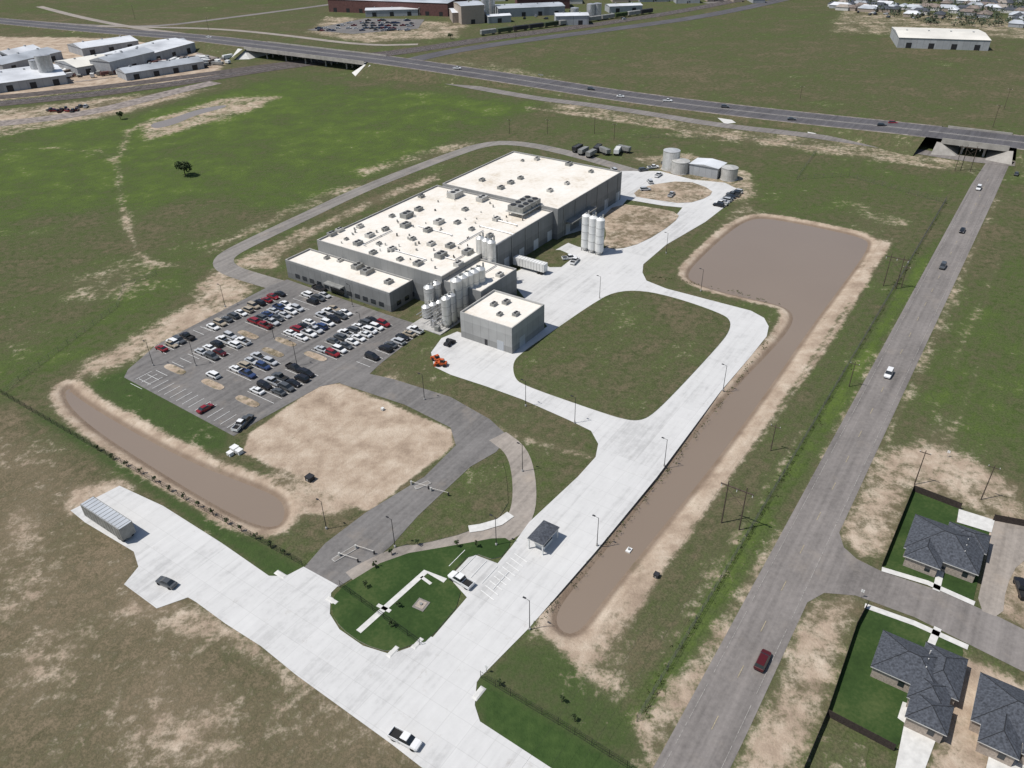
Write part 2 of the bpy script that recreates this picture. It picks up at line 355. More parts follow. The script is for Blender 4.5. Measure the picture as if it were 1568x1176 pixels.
# --- bare earth
for p,v,f in [
 ([(75,602),(120,558),(230,503),(290,460),(320,415),(345,412),(392,432),(380,462),(300,505),(215,548),(150,572),(108,590),(112,625),(92,622)],.56,5),
 ([(492,588),(520,588),(600,620),(692,660),(694,682),(565,782),(520,765),(440,722),(372,694),(380,665)],1.0,1.2),
 ([(400,700),(540,765),(525,800),(445,790),(430,750)],.60,3),
 ([(420,800),(535,790),(500,845),(450,830)],.22,4),
 ([(1322,355),(1345,358),(1370,366),(1345,405),(1262,540),(1145,700),(1012,878),(908,1042),(848,990),(870,975),(890,970),(993,838),(1100,708),(1190,585),(1245,503),(1300,430),(1336,378)],.78,1.5),
 ([(1012,878),(908,1042),(840,1000),(860,975),(890,970)],.72,2),
 ([(1140,300),(1170,330),(1120,350),(1060,400),(1040,410),(1100,345)],.36,3),
 ([(1300,300),(1400,340),(1368,372),(1300,358)],.24,5),
 ([(1355,690),(1430,675),(1568,745),(1568,800),(1520,790),(1395,748),(1362,850),(1310,852),(1280,818),(1310,745)],.56,3),
 ([(1430,620),(1470,640),(1450,690),(1400,680)],.36,4),
 ([(1232,925),(1300,905),(1325,925),(1300,970),(1262,1090),(1200,1200),(1115,1200),(1180,1060)],.58,3),
 ([(1460,1000),(1600,1060),(1600,1300),(1380,1300),(1430,1150)],.70,3),
 ([(1500,790),(1600,790),(1600,990),(1530,945),(1505,900)],.60,3),
 ([(965,1115),(1060,1010),(1098,1000),(1010,1180),(960,1210),(930,1176)],.60,3),
 ([(1060,1010),(1180,830),(1190,835),(1098,1000)],.38,2.5),
 ([(905,1000),(980,960),(1010,980),(940,1080),(900,1060)],.34,4),
 ([(0,815),(30,775),(62,800),(50,840),(0,850)],.52,6),
 ([(0,700),(60,690),(100,730),(60,760),(0,750)],.34,8),
 ([(0,850),(60,860),(120,900),(90,940),(0,930)],.32,8),
 ([(0,1010),(60,980),(110,1020),(60,1080),(0,1090)],.38,8),
 ([(200,1080),(240,1020),(300,1040),(340,1110),(330,1176),(220,1176)],.48,8),
 ([(430,1060),(520,1090),(600,1150),(560,1176),(450,1120)],.38,6),
 ([(140,860),(190,850),(230,940),(300,930),(350,965),(300,990),(200,940)],.40,4),
 ([(110,745),(185,735),(205,748),(110,790),(95,775)],.56,2),
 ([(340,150),(425,148),(400,165),(280,200),(225,215),(215,190)],.50,6),
 ([(355,410),(370,395),(430,370),(470,345),(480,360),(435,390),(420,412)],.50,3),
 ([(560,270),(740,222),(700,215),(540,262)],.38,6),
 ([(300,400),(460,325),(560,285),(550,275),(440,315),(320,380)],.40,5),
 ([(400,385),(560,305),(670,265),(672,275),(560,320),(430,385)],.44,3),
 ([(820,150),(1000,172),(1300,215),(1500,250),(1500,268),(1280,235),(1000,192),(860,172)],.36,6),
 ([(960,240),(1060,235),(1150,265),(1160,300),(1120,310),(1010,262)],.45,4),
 ([(-100,165),(120,140),(330,118),(350,90),(300,60),(-100,55)],.75,8),
 ([(-100,215),(0,210),(200,172),(330,135),(160,150),(-100,180)],.48,8),
 ([(500,25),(720,35),(700,58),(560,66),(470,50)],.45,8),
 ([(560,610),(640,600),(600,560)],.38,3),
 ([(650,820),(760,700),(770,790),(650,840)],.12,3),
 ([(1000,205),(1480,262),(1470,255),(1080,200)],.30,5),
 ([(1270,50),(1290,10),(1700,40),(1700,80),(1568,60)],.38,10),
 ([(640,85),(760,95),(900,128),(820,128),(660,100)],.27,6),
 ]: paint(dirt,p,v,f)
for p,w,v,f in [
 ([(150,230),(185,250),(182,300),(200,360),(215,400),(300,410)],3,.44,3),
 ([(425,150),(300,170),(200,190),(183,240)],4,.45,4),
 ([(0,230),(110,225),(180,250)],2,.35,3),
 ([(200,930),(290,930),(460,1045),(660,1180)],2.5,.5,2.5),
 ([(810,165),(900,178),(1100,208),(1300,232),(1440,258)],5,.48,4),
 ([(1510,540),(1450,680)],1.5,.38,2),([(1530,400),(1460,560)],1.5,.38,2),
 ([(1230,660),(1180,740),(1100,870),(1010,1010)],1.5,.38,2),
 ([(700,570),(790,610),(880,650)],1,.40,2),([(700,640),(800,670),(905,700)],1.5,.5,1.5),
 ([(985,430),(1130,470),(1190,500)],1,.4,1.5),([(1180,520),(1020,735),(870,915),(790,1000)],.6,.40,1.2),
 ([(1478,320),(1325,590),(1165,880),(985,1190)],2.5,.44,2.5),
 ([(1528,300),(1400,580),(1310,780)],2.5,.42,3),
 ([(1300,465),(1150,690),(1010,900)],1,.22,1),
 ([(0,690),(60,740),(100,770)],1.5,.35,4),
 ([(0,930),(120,990),(260,1176)],1.2,.34,3),([(60,870),(200,960),(330,1176)],1.2,.33,3),
 ([(560,600),(420,690)],1,.6,1)]: stroke(dirt,p,w,v,f)
paint(lush,[(0,612),(130,690),(412,882),(440,880),(463,866),(300,770),(130,672)],.5,1.5)
LS=[(8,610),(130,688),(250,768),(412,884),(440,884),(466,868),(300,770),(130,668)]
paint(dirt,LS,.06,1.2); paint(lawn,LS,.85,1.2)
paint(lawn,[(135,600),(150,580),(200,565),(355,665),(345,690),(300,690),(200,650)],.7,2)
LA=[(733,1030),(745,1036),(900,1132),(1000,1190),(1050,1240),(850,1240),(735,1105),(729,1080)]
paint(dirt,LA,.02,1.5); paint(lawn,LA,.95,1.2)
LB=[(742,1032),(790,990),(850,990),(870,1000),(905,1050),(950,1085),(990,1160),(960,1165),(900,1132)]
paint(dirt,LB,.12,1.5); paint(lawn,LB,.55,2)
for poly in (pond,ditch):
    idx,d=sdf(poly,12)
    hz[idx]=np.minimum(hz[idx],np.where(d<2.5,np.clip(WZ+d*0.32,-1.5,0),0))
    m=sstep(1-(d-1.8)/4.0); dirt[idx]=np.maximum(dirt[idx],m*0.80); lawn[idx]*=(1-m)
nx=len(xs);ny=len(ys)
me=bpy.data.meshes.new('ground'); me.vertices.add(NV)
me.vertices.foreach_set('co',np.column_stack([PX,PY,hz]).astype(np.float32).ravel())
I=np.arange(NV).reshape(ny,nx); q=np.stack([I[:-1,:-1],I[:-1,1:],I[1:,1:],I[1:,:-1]],-1).reshape(-1,4)
nf=len(q); me.loops.add(nf*4); me.loops.foreach_set('vertex_index',q.ravel().astype(np.int32))
me.polygons.add(nf); me.polygons.foreach_set('loop_start',np.arange(0,nf*4,4,dtype=np.int32))
me.polygons.foreach_set('loop_total',np.full(nf,4,dtype=np.int32))
me.update(calc_edges=True)
for nme,arr in (('dirt',dirt),('lush',lush),('lawn',lawn)):
    at=me.attributes.new(nme,'FLOAT','POINT'); at.data.foreach_set('value',arr.astype(np.float32))
me.materials.append(M_ground); place('ground',me)
def grow(P,d):
    n=len(P); out=[]
    area=sum(P[i].x*P[(i+1)%n].y-P[(i+1)%n].x*P[i].y for i in range(n)); sgn=1 if area>0 else -1
    for i in range(n):
        t=(P[(i+1)%n]-P[i-1]).normalized(); out.append(P[i]+Vector((t.y,-t.x))*d*sgn)
    return out
sheet('retention_pond_water',grow(pond,0.8),M_water,z=WZ,world=True)
sheet('ditch_water',grow(ditch,0.8),M_water,z=WZ,world=True)
sheet('puddle_water',[(228,190),(262,182),(300,168),(345,160),(348,164),(300,176),(270,190),(236,198)],M_water,z=0.02,sm=2)
# ------------------------------------------------------------------ roads
sheet('county_road',[(1533,215),(1487,283),(1328,575),(1182,843),(1000,1176),(900,1360),(1030,1360),(1150,1110),(1235,925),(1282,822),(1396,575),(1524,300),(1562,215)],M_road)
sheet('residential_street',[(1255,860),(1270,845),(1284,812),(1292,838),(1312,856),(1350,875),(1440,905),(1530,945),(1600,980),(1600,1045),(1490,990),(1400,945),(1310,912),(1262,908),(1232,925),(1210,960)],M_road)
sheet('side_street',[(1494,932),(1508,870),(1520,812),(1512,795),(1600,805),(1600,850),(1560,860),(1540,900),(1535,948)],M_tan,sm=1)
ribbon('perimeter_road',[(445,442),(395,428),(345,412),(340,395),(375,375),(470,330),(560,287),(680,241),(745,219),(800,219),(880,236),(975,264)],7.5,M_perim)
sheet('parking_lot_asphalt',[(190,578),(196,566),(240,528),(320,486),(415,437),(440,428),(590,481),(650,500),(640,513),(585,555),(560,578),(490,592),(395,645),(358,668)],M_asph)
sheet('access_road',[(545,568),(600,580),(690,608),(750,642),(778,668),(760,692),(720,715),(640,790),(600,835),(545,882),(518,899),(464,871),(498,832),(560,785),(650,730),(698,682),(690,655),(620,620),(520,587)],M_asph)
ribbon('entrance_road',[(762,668),(792,690),(803,730),(803,780),(785,810),(760,820),(700,829),(620,848),(570,870),(540,888)],5.5,M_tan)
ribbon('yard_gravel_road',[(-60,194),(40,186),(140,172),(200,158),(260,142),(330,126)],14,M_grav)
sheet('concrete_street',[(108,782),(183,744),(250,775),(340,832),(412,882),(438,882),(465,868),(518,897),(507,908),(505,940),(520,964),(556,989),(598,1002),(640,987),(660,975),(760,1010),(740,1030),(730,1045),(727,1080),(735,1105),(850,1180),(960,1260),(760,1260),(645,1175),(600,1140),(520,1082),(455,1035),(400,990),(345,955),(300,922),(288,915),(240,932),(190,895),(212,868),(205,845),(130,800)],M_conc)
sheet('concrete_drive',[(655,985),(715,915),(688,885),(723,848),(762,863),(785,835),(810,800),(885,730),(912,700),(916,680),(905,660),(870,643),(800,612),(745,592),(690,574),(665,562),(660,540),(676,518),(700,508),(790,535),(838,500),(835,490),(850,470),(900,452),(905,430),(980,410),(990,430),(1020,442),(1100,463),(1150,476),(1170,487),(1177,500),(1174,515),(1150,545),(1103,600),(1005,732),(912,845),(810,962),(738,1035)],M_conc)
sheet('truck_yard_concrete',[(775,425),(870,372),(885,378),(905,382),(945,378),(985,368),(1035,330),(1045,318),(1015,315),(955,305),(960,280),(970,262),(1010,262),(1060,275),(1110,280),(1130,290),(1125,305),(1080,340),(1020,375),(985,405),(983,425),(990,432),(940,448),(905,465),(850,503),(838,500),(790,440)],M_conc)
sheet('yard_apron_concrete',[(850,365),(900,350),(950,318),(965,300),(975,262),(950,262),(870,330)],M_conc)
sheet('grass_island',[(787,578),(785,555),(800,540),(850,505),(905,467),(940,447),(985,445),(1040,458),(1100,479),(1119,490),(1117,508),(1100,530),(1040,595),(1000,635),(980,645),(955,643),(900,625),(800,590)],M_island,z=.17,sm=2,step=.14,kerb=False)
sheet('yard_island',[(918,338),(943,312),(1000,318),(1042,327),(1032,342),(985,372),(945,383),(922,378),(930,355)],M_isldirt,z=.17,sm=1,step=.14,kerb=False)
sheet('yard_island',[(985,285),(1050,276),(1092,291),(1086,302),(1050,313),(1000,306),(966,300)],M_isldirt,z=.17,sm=1,step=.14,kerb=False)
sheet('yard_island',[(812,394),(850,380),(880,393),(852,415)],M_island,z=.17,sm=1,step=.14,kerb=False)
sheet('entrance_lawn',[(520,905),(525,898),(600,852),(700,835),(770,822),(785,832),(762,860),(722,846),(686,884),(712,915),(655,983),(638,985),(598,1000),(556,987),(522,962),(508,940),(510,915)],M_lawn,z=.16,sm=1,step=.12,kerb=False)
sheet('triangle_lawn',[(612,835),(660,795),(745,708),(768,702),(776,730),(779,785),(720,815),(640,835)],M_island,z=.16,sm=1,step=.12,kerb=False)
sheet('house_lawn',[(1397,752),(1470,780),(1462,800),(1515,815),(1490,920),(1350,868)],M_lawn,z=.10)
sheet('house_lawn',[(1327,930),(1470,983),(1475,1000),(1440,1110),(1395,1108),(1370,1150),(1265,1096),(1310,962)],M_lawn,z=.10)
sheet('house_lawn',[(1262,1120),(1330,1145),(1310,1240),(1215,1240)],M_emb,z=.10)
for p in ([(1098,180),(1112,178),(1127,188),(1110,190)],[(1188,172),(1200,172),(1206,178),(1192,178)],[(1236,200),(1246,197),(1252,204),(1238,208)]): sheet('crossover_pad',p,M_walk)
def walk(px,w=1.4,z=.19,n='sidewalk'): ribbon(n,px,w,M_walk,0,z)
walk([(549,968),(652,876),(682,890)],1.25)
walk([(718,811),(738,808),(765,800),(782,788)],2.2)
walk([(578,927),(598,937)],.8); walk([(645,884),(660,895)],.7)
for p in ([(1350,872),(1420,893),(1492,925)],[(1324,928),(1400,955),(1482,992)],[(1441,872),(1433,905)],[(1436,962),(1422,995)]): walk(p,1.3,.15)
for i,p in enumerate([[(1468,780),(1523,797),(1518,816),(1465,800)],[(1385,1105),(1437,1122),(1408,1200),(1368,1190)],[(1382,1075),(1396,1080),(1388,1110),(1374,1100)],[(1520,1130),(1568,1150),(1568,1250),(1500,1220)]]): sheet('driveway',p,M_walk,z=.14+.004*i)
for p in [(430,880),(509,920),(602,998),(640,985),(733,1062)]:
    x,y=G(*p); mb=MB(); mb.frus((-1.5,1.5,-.6,.6),(-1.1,1.1,-.35,.35),0,.18,0); mb.obj('kerb_ramp',[M_walk],None,(x,y,.05),ANG+(math.pi/2 if p[0]<560 else 0))
mb=MB()
def strip_ab(mb,a0,a1,b,w,z,mi=0):
    q=[W(a0,b-w/2),W(a1,b-w/2),W(a1,b+w/2),W(a0,b+w/2)]; mb.add([(*p,z) for p in q],[(0,1,2,3)],mi)
bl=AB(1328,575)[1]; br=AB(1396,575)[1]; bc=(bl+br)/2
a0=AB(1060,1176)[0]-40; a1=AB(1520,270)[0]
x=a0
while x<a1: strip_ab(mb,x,x+3,bc,.14,.085,1); x+=12
x=a0
while x<a1:
    l=random.uniform(4,14)
    for s_ in (-3.9,3.9): strip_ab(mb,x,x+l,bc+s_,.10,.085,0)
    x+=l+random.uniform(.5,3)
mb.obj('road_marking',[M_worn,M_yel])
# highway ---------------------------------------------------------
hw=[(-500,-12,0),(-150,18,0),(0,32,0),(150,46,1),(300,57,4),(390,68,7),(480,79,7),(575,90,7),(640,99,6),(720,111,3.5),(820,126,1.5),(950,147,1),(1100,166,1),(1250,183,2),(1350,193,4),(1440,203,6.5),(1568,219,6.5),(1750,238,4),(2000,262,1)]
H3=[Vector((*G(u,v,z),z)) for u,v,z in hw]; H3=chaik(H3,2,False)
def norm2(P,i):
    t=(P[min(i+1,len(P)-1)]-P[max(i-1,0)]); t.z=0; t.normalize(); return Vector((-t.y,t.x,0))
hwy=empty('highway')
ribbon('carriageway',H3,24,M_hwy,0,.12,True,hwy)
for o in (-11.0,-1.9,1.9,11.0): ribbon('edge_line',H3,.16,M_worn,0,.13,True,hwy,o)
ribbon('median',H3,.7,M_bridge,0,.135,True,hwy,0)
def inbridge(p):
    u1,u2=G(395,69,7),G(572,90,7); u3,u4=G(1445,204,6.5),G(1545,216,6.5)
    return (u1[0]<p.x<u2[0] and p.y>500) or (u3[0]<p.x<u4[0])
mb=MB()
for i in range(len(H3)-1):
    a,b=H3[i],H3[i+1]; na,nb=norm2(H3,i),norm2(H3,i+1)
    mid=(a+b)/2
    if inbridge(mid): continue
    for s in (-1,1):
        pa=a+na*s*13.4;pb=b+nb*s*13.4; qa=a+na*s*(14.2+a.z*2.2);qb=b+nb*s*(14.2+b.z*2.2)
        mb.add([(pa.x,pa.y,a.z+.1),(pb.x,pb.y,b.z+.1),(qb.x,qb.y,.01),(qa.x,qa.y,.01)],[(0,1,2,3)],0)
        ia=a+na*s*11.9;ib=b+nb*s*11.9
        mb.add([(ia.x,ia.y,a.z+.115),(ib.x,ib.y,b.z+.115),(pb.x,pb.y,b.z+.1),(pa.x,pa.y,a.z+.1)],[(0,1,2,3)],1)
mb.obj('embankment',[M_emb,M_grav],hwy)
def overpass(name,pA,pB,z,npier,flare,mab):
    A=Vector(G(*pA,z));B=Vector(G(*pB,z)); d=(B-A); Lg=d.length; ang=math.atan2(d.y,d.x); e=empty(name,(A.x,A.y,0),ang)
    mb=MB(); mb.box(0,Lg,-12.9,12.9,z-1.7,z-.25,0)
    for s in (-1,1): mb.box(0,Lg,s*12.65-.2,s*12.65+.2,z-.24,z+.95,0)
    mb.obj('deck',[M_bridge],e)
    mb=MB()
    for k in range(1,npier+1):
        x=Lg*k/(npier+1); mb.box(x-.7,x+.7,-11.5,11.5,z-2.6,z-1.71,0)
        for y in (-9,-3,3,9): mb.cyl(x,y,0,z-2.6,.55,10,0)
    mb.obj('piers',[M_bridge],e)
    mb=MB()
    for x,s in ((0,-1),(Lg,1)):
        xi=x-s*z*1.3
        mb.add([(x+s*.2,-13,z-1.2),(x+s*.2,13,z-1.2),(xi,13+flare*.3,0.02),(xi,-13-flare*.3,0.02)],[(0,1,2,3)],0)
        for t in (-1,1): mb.add([(x+s*.2,t*13,z-1.2),(xi,t*(13+flare*.3),.02),(x+s*3,t*(13+flare),.02),(x+s*flare*.5,t*13.2,z-1)],[(0,1,2,3)],0)
    mb.obj('abutment',[mab],e)
overpass('railway_overpass',(392,69),(575,91),7,5,13,M_walk)
overpass('road_overpass',(1447,204.5),(1548,216.5),6.5,2,4,M_bridge)
ribbon('frontage_road',[(640,118),(760,140),(830,152),(900,160),(1000,175),(1100,192),(1240,207),(1380,228),(1500,247),(1700,262)],9,M_road)
ribbon('highway_ramp',[(-100,20),(100,38),(230,42),(330,30),(560,0),(700,-25)],9,M_road)
ribbon('highway_ramp',[(60,10),(120,26),(200,42),(280,52)],8,M_tan)
ribbon('highway_ramp',[(150,40),(240,42),(330,44),(420,52),(560,70),(640,68)],7,M_tan)
ribbon('frontage_road',[(1080,5),(1160,-5),(1250,-25)],9,M_road)
ribbon('frontage_road',[(600,100),(680,80),(800,62),(960,42),(1100,22),(1260,-15)],16,M_hwy)
sheet('rail_yard_gravel',[(-60,150),(100,128),(330,100),(345,86),(300,80),(310,100),(200,115),(90,128),(-60,140)],M_grav)
for dx in (0,1):
    ribbon('railway_ballast',[(-100,168-dx*10),(120,148-dx*10),(300,124-dx*8),(420,104-dx*5),(540,90-dx*3),(640,77-dx*2),(760,58-dx*2),(900,40-dx),(1060,15),(1200,-15)],16 if not dx else 13,M_ballast)
rl=[(-100,166),(120,146),(300,122),(420,103),(540,90),(640,77),(760,58),(900,40),(1060,15),(1200,-15)]
for k,o in enumerate((-3.2,-1.76,1.76,3.2)): ribbon('rail_track',rl,.12,M_metal,2,.25+.004*k,False,None,o)
# ------------------------------------------------------------------ cars
def loft(mb,st,mi):
    n=6; vs=[]
    for x,w,z0,z1 in st:
        zm=z0+(z1-z0)*.6; vs+=[(x,-w*.93,z0),(x,-w,zm),(x,-w*.9,z1),(x,w*.9,z1),(x,w,zm),(x,w*.93,z0)]
    fs=[]
    for k in range(len(st)-1):
        for i in range(n): fs.append((k*n+i,k*n+(i+1)%n,(k+1)*n+(i+1)%n,(k+1)*n+i))
    fs+= [tuple(range(n)),tuple((len(st)-1)*n+i for i in range(n))]
    mb.add(vs,fs,mi)
def carmesh(kind,paint):
    mb=MB()
    if kind=='sedan':
        loft(mb,[(-2.38,.7,.4,.8),(-2.25,.87,.25,.93),(-1.5,.91,.2,.98),(0,.92,.2,.96),(1.1,.92,.2,.93),(1.9,.89,.22,.82),(2.25,.82,.25,.7),(2.38,.65,.35,.6)],0)
        mb.frus((-1.8,1.25,-.8,.8),(-1.05,.35,-.62,.62),.94,1.40,1,0); mb.box(-1.0,.3,-.6,.6,1.402,1.44,0); wx=(-1.45,1.45); r=.33
    elif kind=='suv':
        loft(mb,[(-2.4,.8,.4,1.0),(-2.3,.93,.3,1.08),(0,.96,.28,1.08),(1.2,.96,.28,1.06),(2.1,.92,.3,.95),(2.4,.75,.4,.8)],0)
        mb.frus((-2.3,1.35,-.86,.86),(-2.0,.55,-.72,.72),1.06,1.68,1,0); mb.box(-2.02,.5,-.70,.70,1.682,1.74,0); wx=(-1.5,1.5); r=.38
    else:
        loft(mb,[(-.75,.97,.4,1.12),(1.4,.99,.38,1.14),(2.5,.97,.4,1.08),(2.85,.82,.5,.95)],0)
        mb.frus((-.72,1.55,-.9,.9),(-.5,.85,-.74,.74),1.12,1.78,1,0); mb.box(-.5,.8,-.72,.72,1.782,1.84,0)
        mb.box(-2.85,-.76,-.97,.97,.45,.78,0,3)
        mb.box(-2.85,-.76,-.97,-.88,.78,1.14,0); mb.box(-2.85,-.76,.88,.97,.78,1.14,0); mb.box(-2.85,-2.76,-.88,.88,.78,1.14,0); wx=(-1.9,1.9); r=.42
    fx=2.39 if kind!='truck' else 2.86
    for y in (-.62,.62):
        mb.box(fx-.12,fx-.02,y-.15,y+.15,.62,.74,2); 
    for x in wx:
        for y in (-.84,.84): mb.wheel(x,y,r,.24,3)
    return mb.mesh(kind+'_car',[paint,M_glass,M_white,M_tire])
CM={}
def cm(k,pi):
    if (k,pi) not in CM: CM[(k,pi)]=carmesh(k,PAINTS[pi])
    return CM[(k,pi)]
NM={'sedan':'parked_car','suv':'parked_suv','truck':'parked_pickup_truck'}
def rcar(x,y,rot,z=.05,k=None,pi=None,name=None):
    k=k or random.choice(['sedan','sedan','suv','suv','truck']); pi=random.choice([0,0,0,0,0,1,1,1,2,2,2,2,3,3,3,3,4,5,6,7]) if pi is None else pi
    return place(name or NM[k],cm(k,pi),(x,y,z),rot)
lines=MB()
def row(p0,p1,occ,off=0.0,flip=0,draw=True):
    A=AB(*p0);B=AB(*p1); b=(A[1]+B[1])/2+off; a=A[0]
    n=max(1,int(round((B[0]-A[0])/2.75)))
    for i in range(n+1):
        if draw: 
            q=[W(a+i*2.75-.06,b-2.7),W(a+i*2.75+.06,b-2.7),W(a+i*2.75+.06,b+2.7),W(a+i*2.75-.06,b+2.7)]
            lines.add([(*p,.145) for p in q],[(0,1,2,3)],0)
        if i<n and random.random()<occ:
            x,y=W(a+(i+.5)*2.75+random.uniform(-.12,.12),b+random.uniform(-.35,.35))
            rcar(x,y,ANG+math.pi/2+(math.pi if random.random()<(.85 if flip else .15) else 0)+random.uniform(-.02,.02),.05)
row((245,538),(312,507),.35); row((318,504),(438,449),.96)
for p0,p1,o in [((310,547),(372,518),.9),((392,500),(455,468),.92),((455,468),(500,447),.2),
                ((365,575),(415,548),.9),((445,517),(530,477),.93),((395,607),(474,568),.92),((490,541),(588,494),.95)]:
    row(p0,p1,o,2.7,0); row(p0,p1,o,-2.7,1)
row((553,557),(645,505),.93)
row((205,590),(300,548),0,0); 
A=AB(205,583);Bq=AB(350,660)
n=int(abs(A[1]-Bq[1])/2.75)
for i in range(n+1):
    b=A[1]-i*2.75; a=A[0]+0.6+(Bq[0]-A[0])*i/max(1,n); q=[W(a,b-.06),W(a+5.2,b-.06),W(a+5.2,b+.06),W(a,b+.06)]; lines.add([(*p,.145) for p in q],[(0,1,2,3)],0)
lines.obj('parking_line',[M_white])
def carpx(u,v,rot,k,pi,name=None,z=.06): x,y=G(u,v); return rcar(x,y,rot,z,k,pi,name)
carpx(315,628,ANG,'sedan',4); carpx(369,653,ANG+.3,'truck',0); carpx(377,648,ANG+.3,'truck',3); carpx(327,577,ANG+1.57,'suv',0); carpx(248,536,ANG+1.57,'sedan',4); carpx(265,526,ANG+1.57,'suv',0)
carpx(256,895,ANG+math.pi/2+.15,'sedan',3); carpx(621,1136,ANG-math.pi/2+.1,'truck',0); carpx(706,892,ANG+math.pi/2-.05,'truck',0)
for i,(u,v,k,pi,f) in enumerate([(1498,290,'suv',0,1),(1473,355,'sedan',2,1),(1443,410,'suv',3,1),(1360,575,'suv',0,1),(1167,1015,'suv',6,0),(1556,268,'sedan',3,0)]):
    carpx(u,v,ANG+math.pi*f,k,pi,{'suv':'suv','sedan':'car'}[k],.1)
def hwz(x,y):
    best=min(range(len(H3)),key=lambda i:(H3[i].x-x)**2+(H3[i].y-y)**2); return H3[best].z
for u,v,k,pi in [(950,149,'sedan',0),(1110,165,'suv',3),(1212,184,'sedan',3),(1367,190,'suv',4),(1350,194,'suv',2),(1022,156,'truck',0),(905,138,'suv',3),(700,106,'truck',0),(320,58,'sedan',0)]:
    z=hwz(*G(u,v,1)); x,y=G(u,v,z); rcar(x,y,-.25,z+.14,k,pi,'highway_car')
for i in range(9): carpx(1100+i*3.6,316-i*2.6,ANG+math.pi/2,random.choice(['sedan','suv','truck']),random.choice([0,1,2,3]))
for u,v in [(985,262),(1000,258),(995,280),(1028,300),(872,397),(880,402),(1008,270),(940,262),(988,292),(1020,252)]: carpx(u,v,random.uniform(0,3),random.choice(['suv','truck']),random.choice([0,0,3,1]))
carpx(1563,905,1.3,'truck',2)
for u,v in [(268,566),(326,589),(379,615),(380,513),(418,540),(437,524),(483,546)]:
    a,b=AB(u,v); P=[]
    for k in range(14):
        t=2*math.pi*k/14; P.append(W(a+1.3*math.copysign(abs(math.cos(t))**.6,math.cos(t)),b+4.4*math.copysign(abs(math.sin(t))**.6,math.sin(t))))
    sheet('parking_island',P,M_isldirt,z=.18,world=True,step=.12,kerb=False)
# ------------------------------------------------------------------ buildings
def rect(nl,fl,fr,nr,z):
    A=[AB(*p,z) for p in (nl,fl,fr,nr)]
    return ((A[0][0]+A[3][0])/2,(A[1][0]+A[2][0])/2,(A[2][1]+A[3][1])/2,(A[0][1]+A[1][1])/2)
plant=empty('processing_plant',(0,0,0),ANG)
def block(nm,r,h,wall=M_wall):
    a0,a1,b0,b1=r; mb=MB(); mb.box(a0,a1,b0,b1,0,h-.6,0)
    t=.35
    for q in ((a0,a1,b0,b0+t),(a0,a1,b1-t,b1),(a0,a0+t,b0+t,b1-t),(a1-t,a1,b0+t,b1-t)):
        mb.box(*q,h-.6,h,0,2)
    mb.obj(nm+'_walls',[wall,M_roof,M_kerb],plant)
    mb=MB(); mb.add([(a0+t,b0+t,h-.59),(a1-t,b0+t,h-.59),(a1-t,b1-t,h-.59),(a0+t,b1-t,h-.59)],[(0,1,2,3)]); mb.obj(nm+'_roof',[M_roof],plant)
HF,HM,HA,HO,HS=12.5,11.3,9.8,7.0,8.8
rF=rect((678,281),(785,231),(957,263),(850,319),HF)
rM=rect((485,367),(678,282),(848,322),(757,376),HM)
aF=rF[0]; rM=(AB(485,367,HM)[0],aF-.02,AB(757,376,HM)[1],AB(485,367,HM)[1])
aA1=AB(790,411,HA)[0]; bA0=AB(745,441,HA)[1]
rA=(rM[0]+.5,aA1,bA0,rM[2]-.02)
rO=rect((433,398),(480,378),(643,423),(597,447),HO); rO=(rO[0],rM[0]-.02,rO[2],rO[3])
rS=rect((703,478),(757,443),(833,466),(785,502),HS)
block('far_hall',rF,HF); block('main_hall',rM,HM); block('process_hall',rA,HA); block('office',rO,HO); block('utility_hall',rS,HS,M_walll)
mb=MB(); a0=rO[0]
b=rO[2]+3
while b<rO[3]-3:
    mb.box(a0-.06,a0-.003,b,b+2.2,1.0,2.6,0); b+=3.6
mb.box(a0-.08,a0-.003,(rO[2]+rO[3])/2-3,(rO[2]+rO[3])/2+3,0,3.6,0)
for k in range(4): mb.box(rO[0]+3+k*4,rO[0]+5+k*4,rO[2]-.06,rO[2]-.003,1,2.6,0)
for (rr,n,h) in ((rF,5,4.2),(rM,7,4)):
    for k in range(n):
        a=rr[0]+(rr[1]-rr[0])*(k+.6)/n; mb.box(a,a+3.2,rr[2]-.08,rr[2]-.003,0.1,h,1)
mb.box(rS[0]-.06,rS[0]-.003,rS[2]+3,rS[2]+5.4,0,3.2,1); mb.box(rS[0]-.06,rS[0]-.003,rS[2]+9,rS[2]+10,0,2.1,2)
mb.box(rS[0]+4,rS[0]+7,rS[2]-.06,rS[2]-.003,0,3.6,1)
mb.obj('doors_windows',[M_glass,M_mroof2,M_dark],plant)
mb=MB(); mb.box(a0-2.2,a0-.01,(rO[2]+rO[3])/2-4,(rO[2]+rO[3])/2+4,3.7,4.1,0); mb.box(rF[0]+6,rF[0]+26,rF[2]-3,rF[2]-.01,5,5.4,0)
for rr,h in ((rF,HF),(rM,HM)):
    a=rr[0]+4
    while a<rr[1]-2: mb.box(a,a+.25,rr[2]-.2,rr[2]-.005,.1,h-.7,0); a+=9
mb.obj('canopies_downpipes',[M_hvac],plant)
mb=MB()
def unit(u,v,z,s=1.0,mi=None):
    s*=.72
    a,b=AB(u,v,z); w=1.5*s;l=2.1*s;h=1.5*s; mi=random.choice([0,0,1]) if mi is None else mi; z-=.59
    mb.box(a-l*1.05,a+l*1.05,b-w*1.05,b+w*1.05,z,z+.25,1); mb.box(a-l,a+l,b-w,b+w,z+.25,z+h+.2,mi)
    mb.cyl(a-l*.45,b,z+h+.21,z+h+.4,w*.5,10,2); mb.cyl(a+l*.45,b,z+h+.21,z+h+.4,w*.5,10,2)
    mb.box(a+l+.02,a+l+.9*s,b-w*.5,b+w*.5,z,z+h*.6,1)
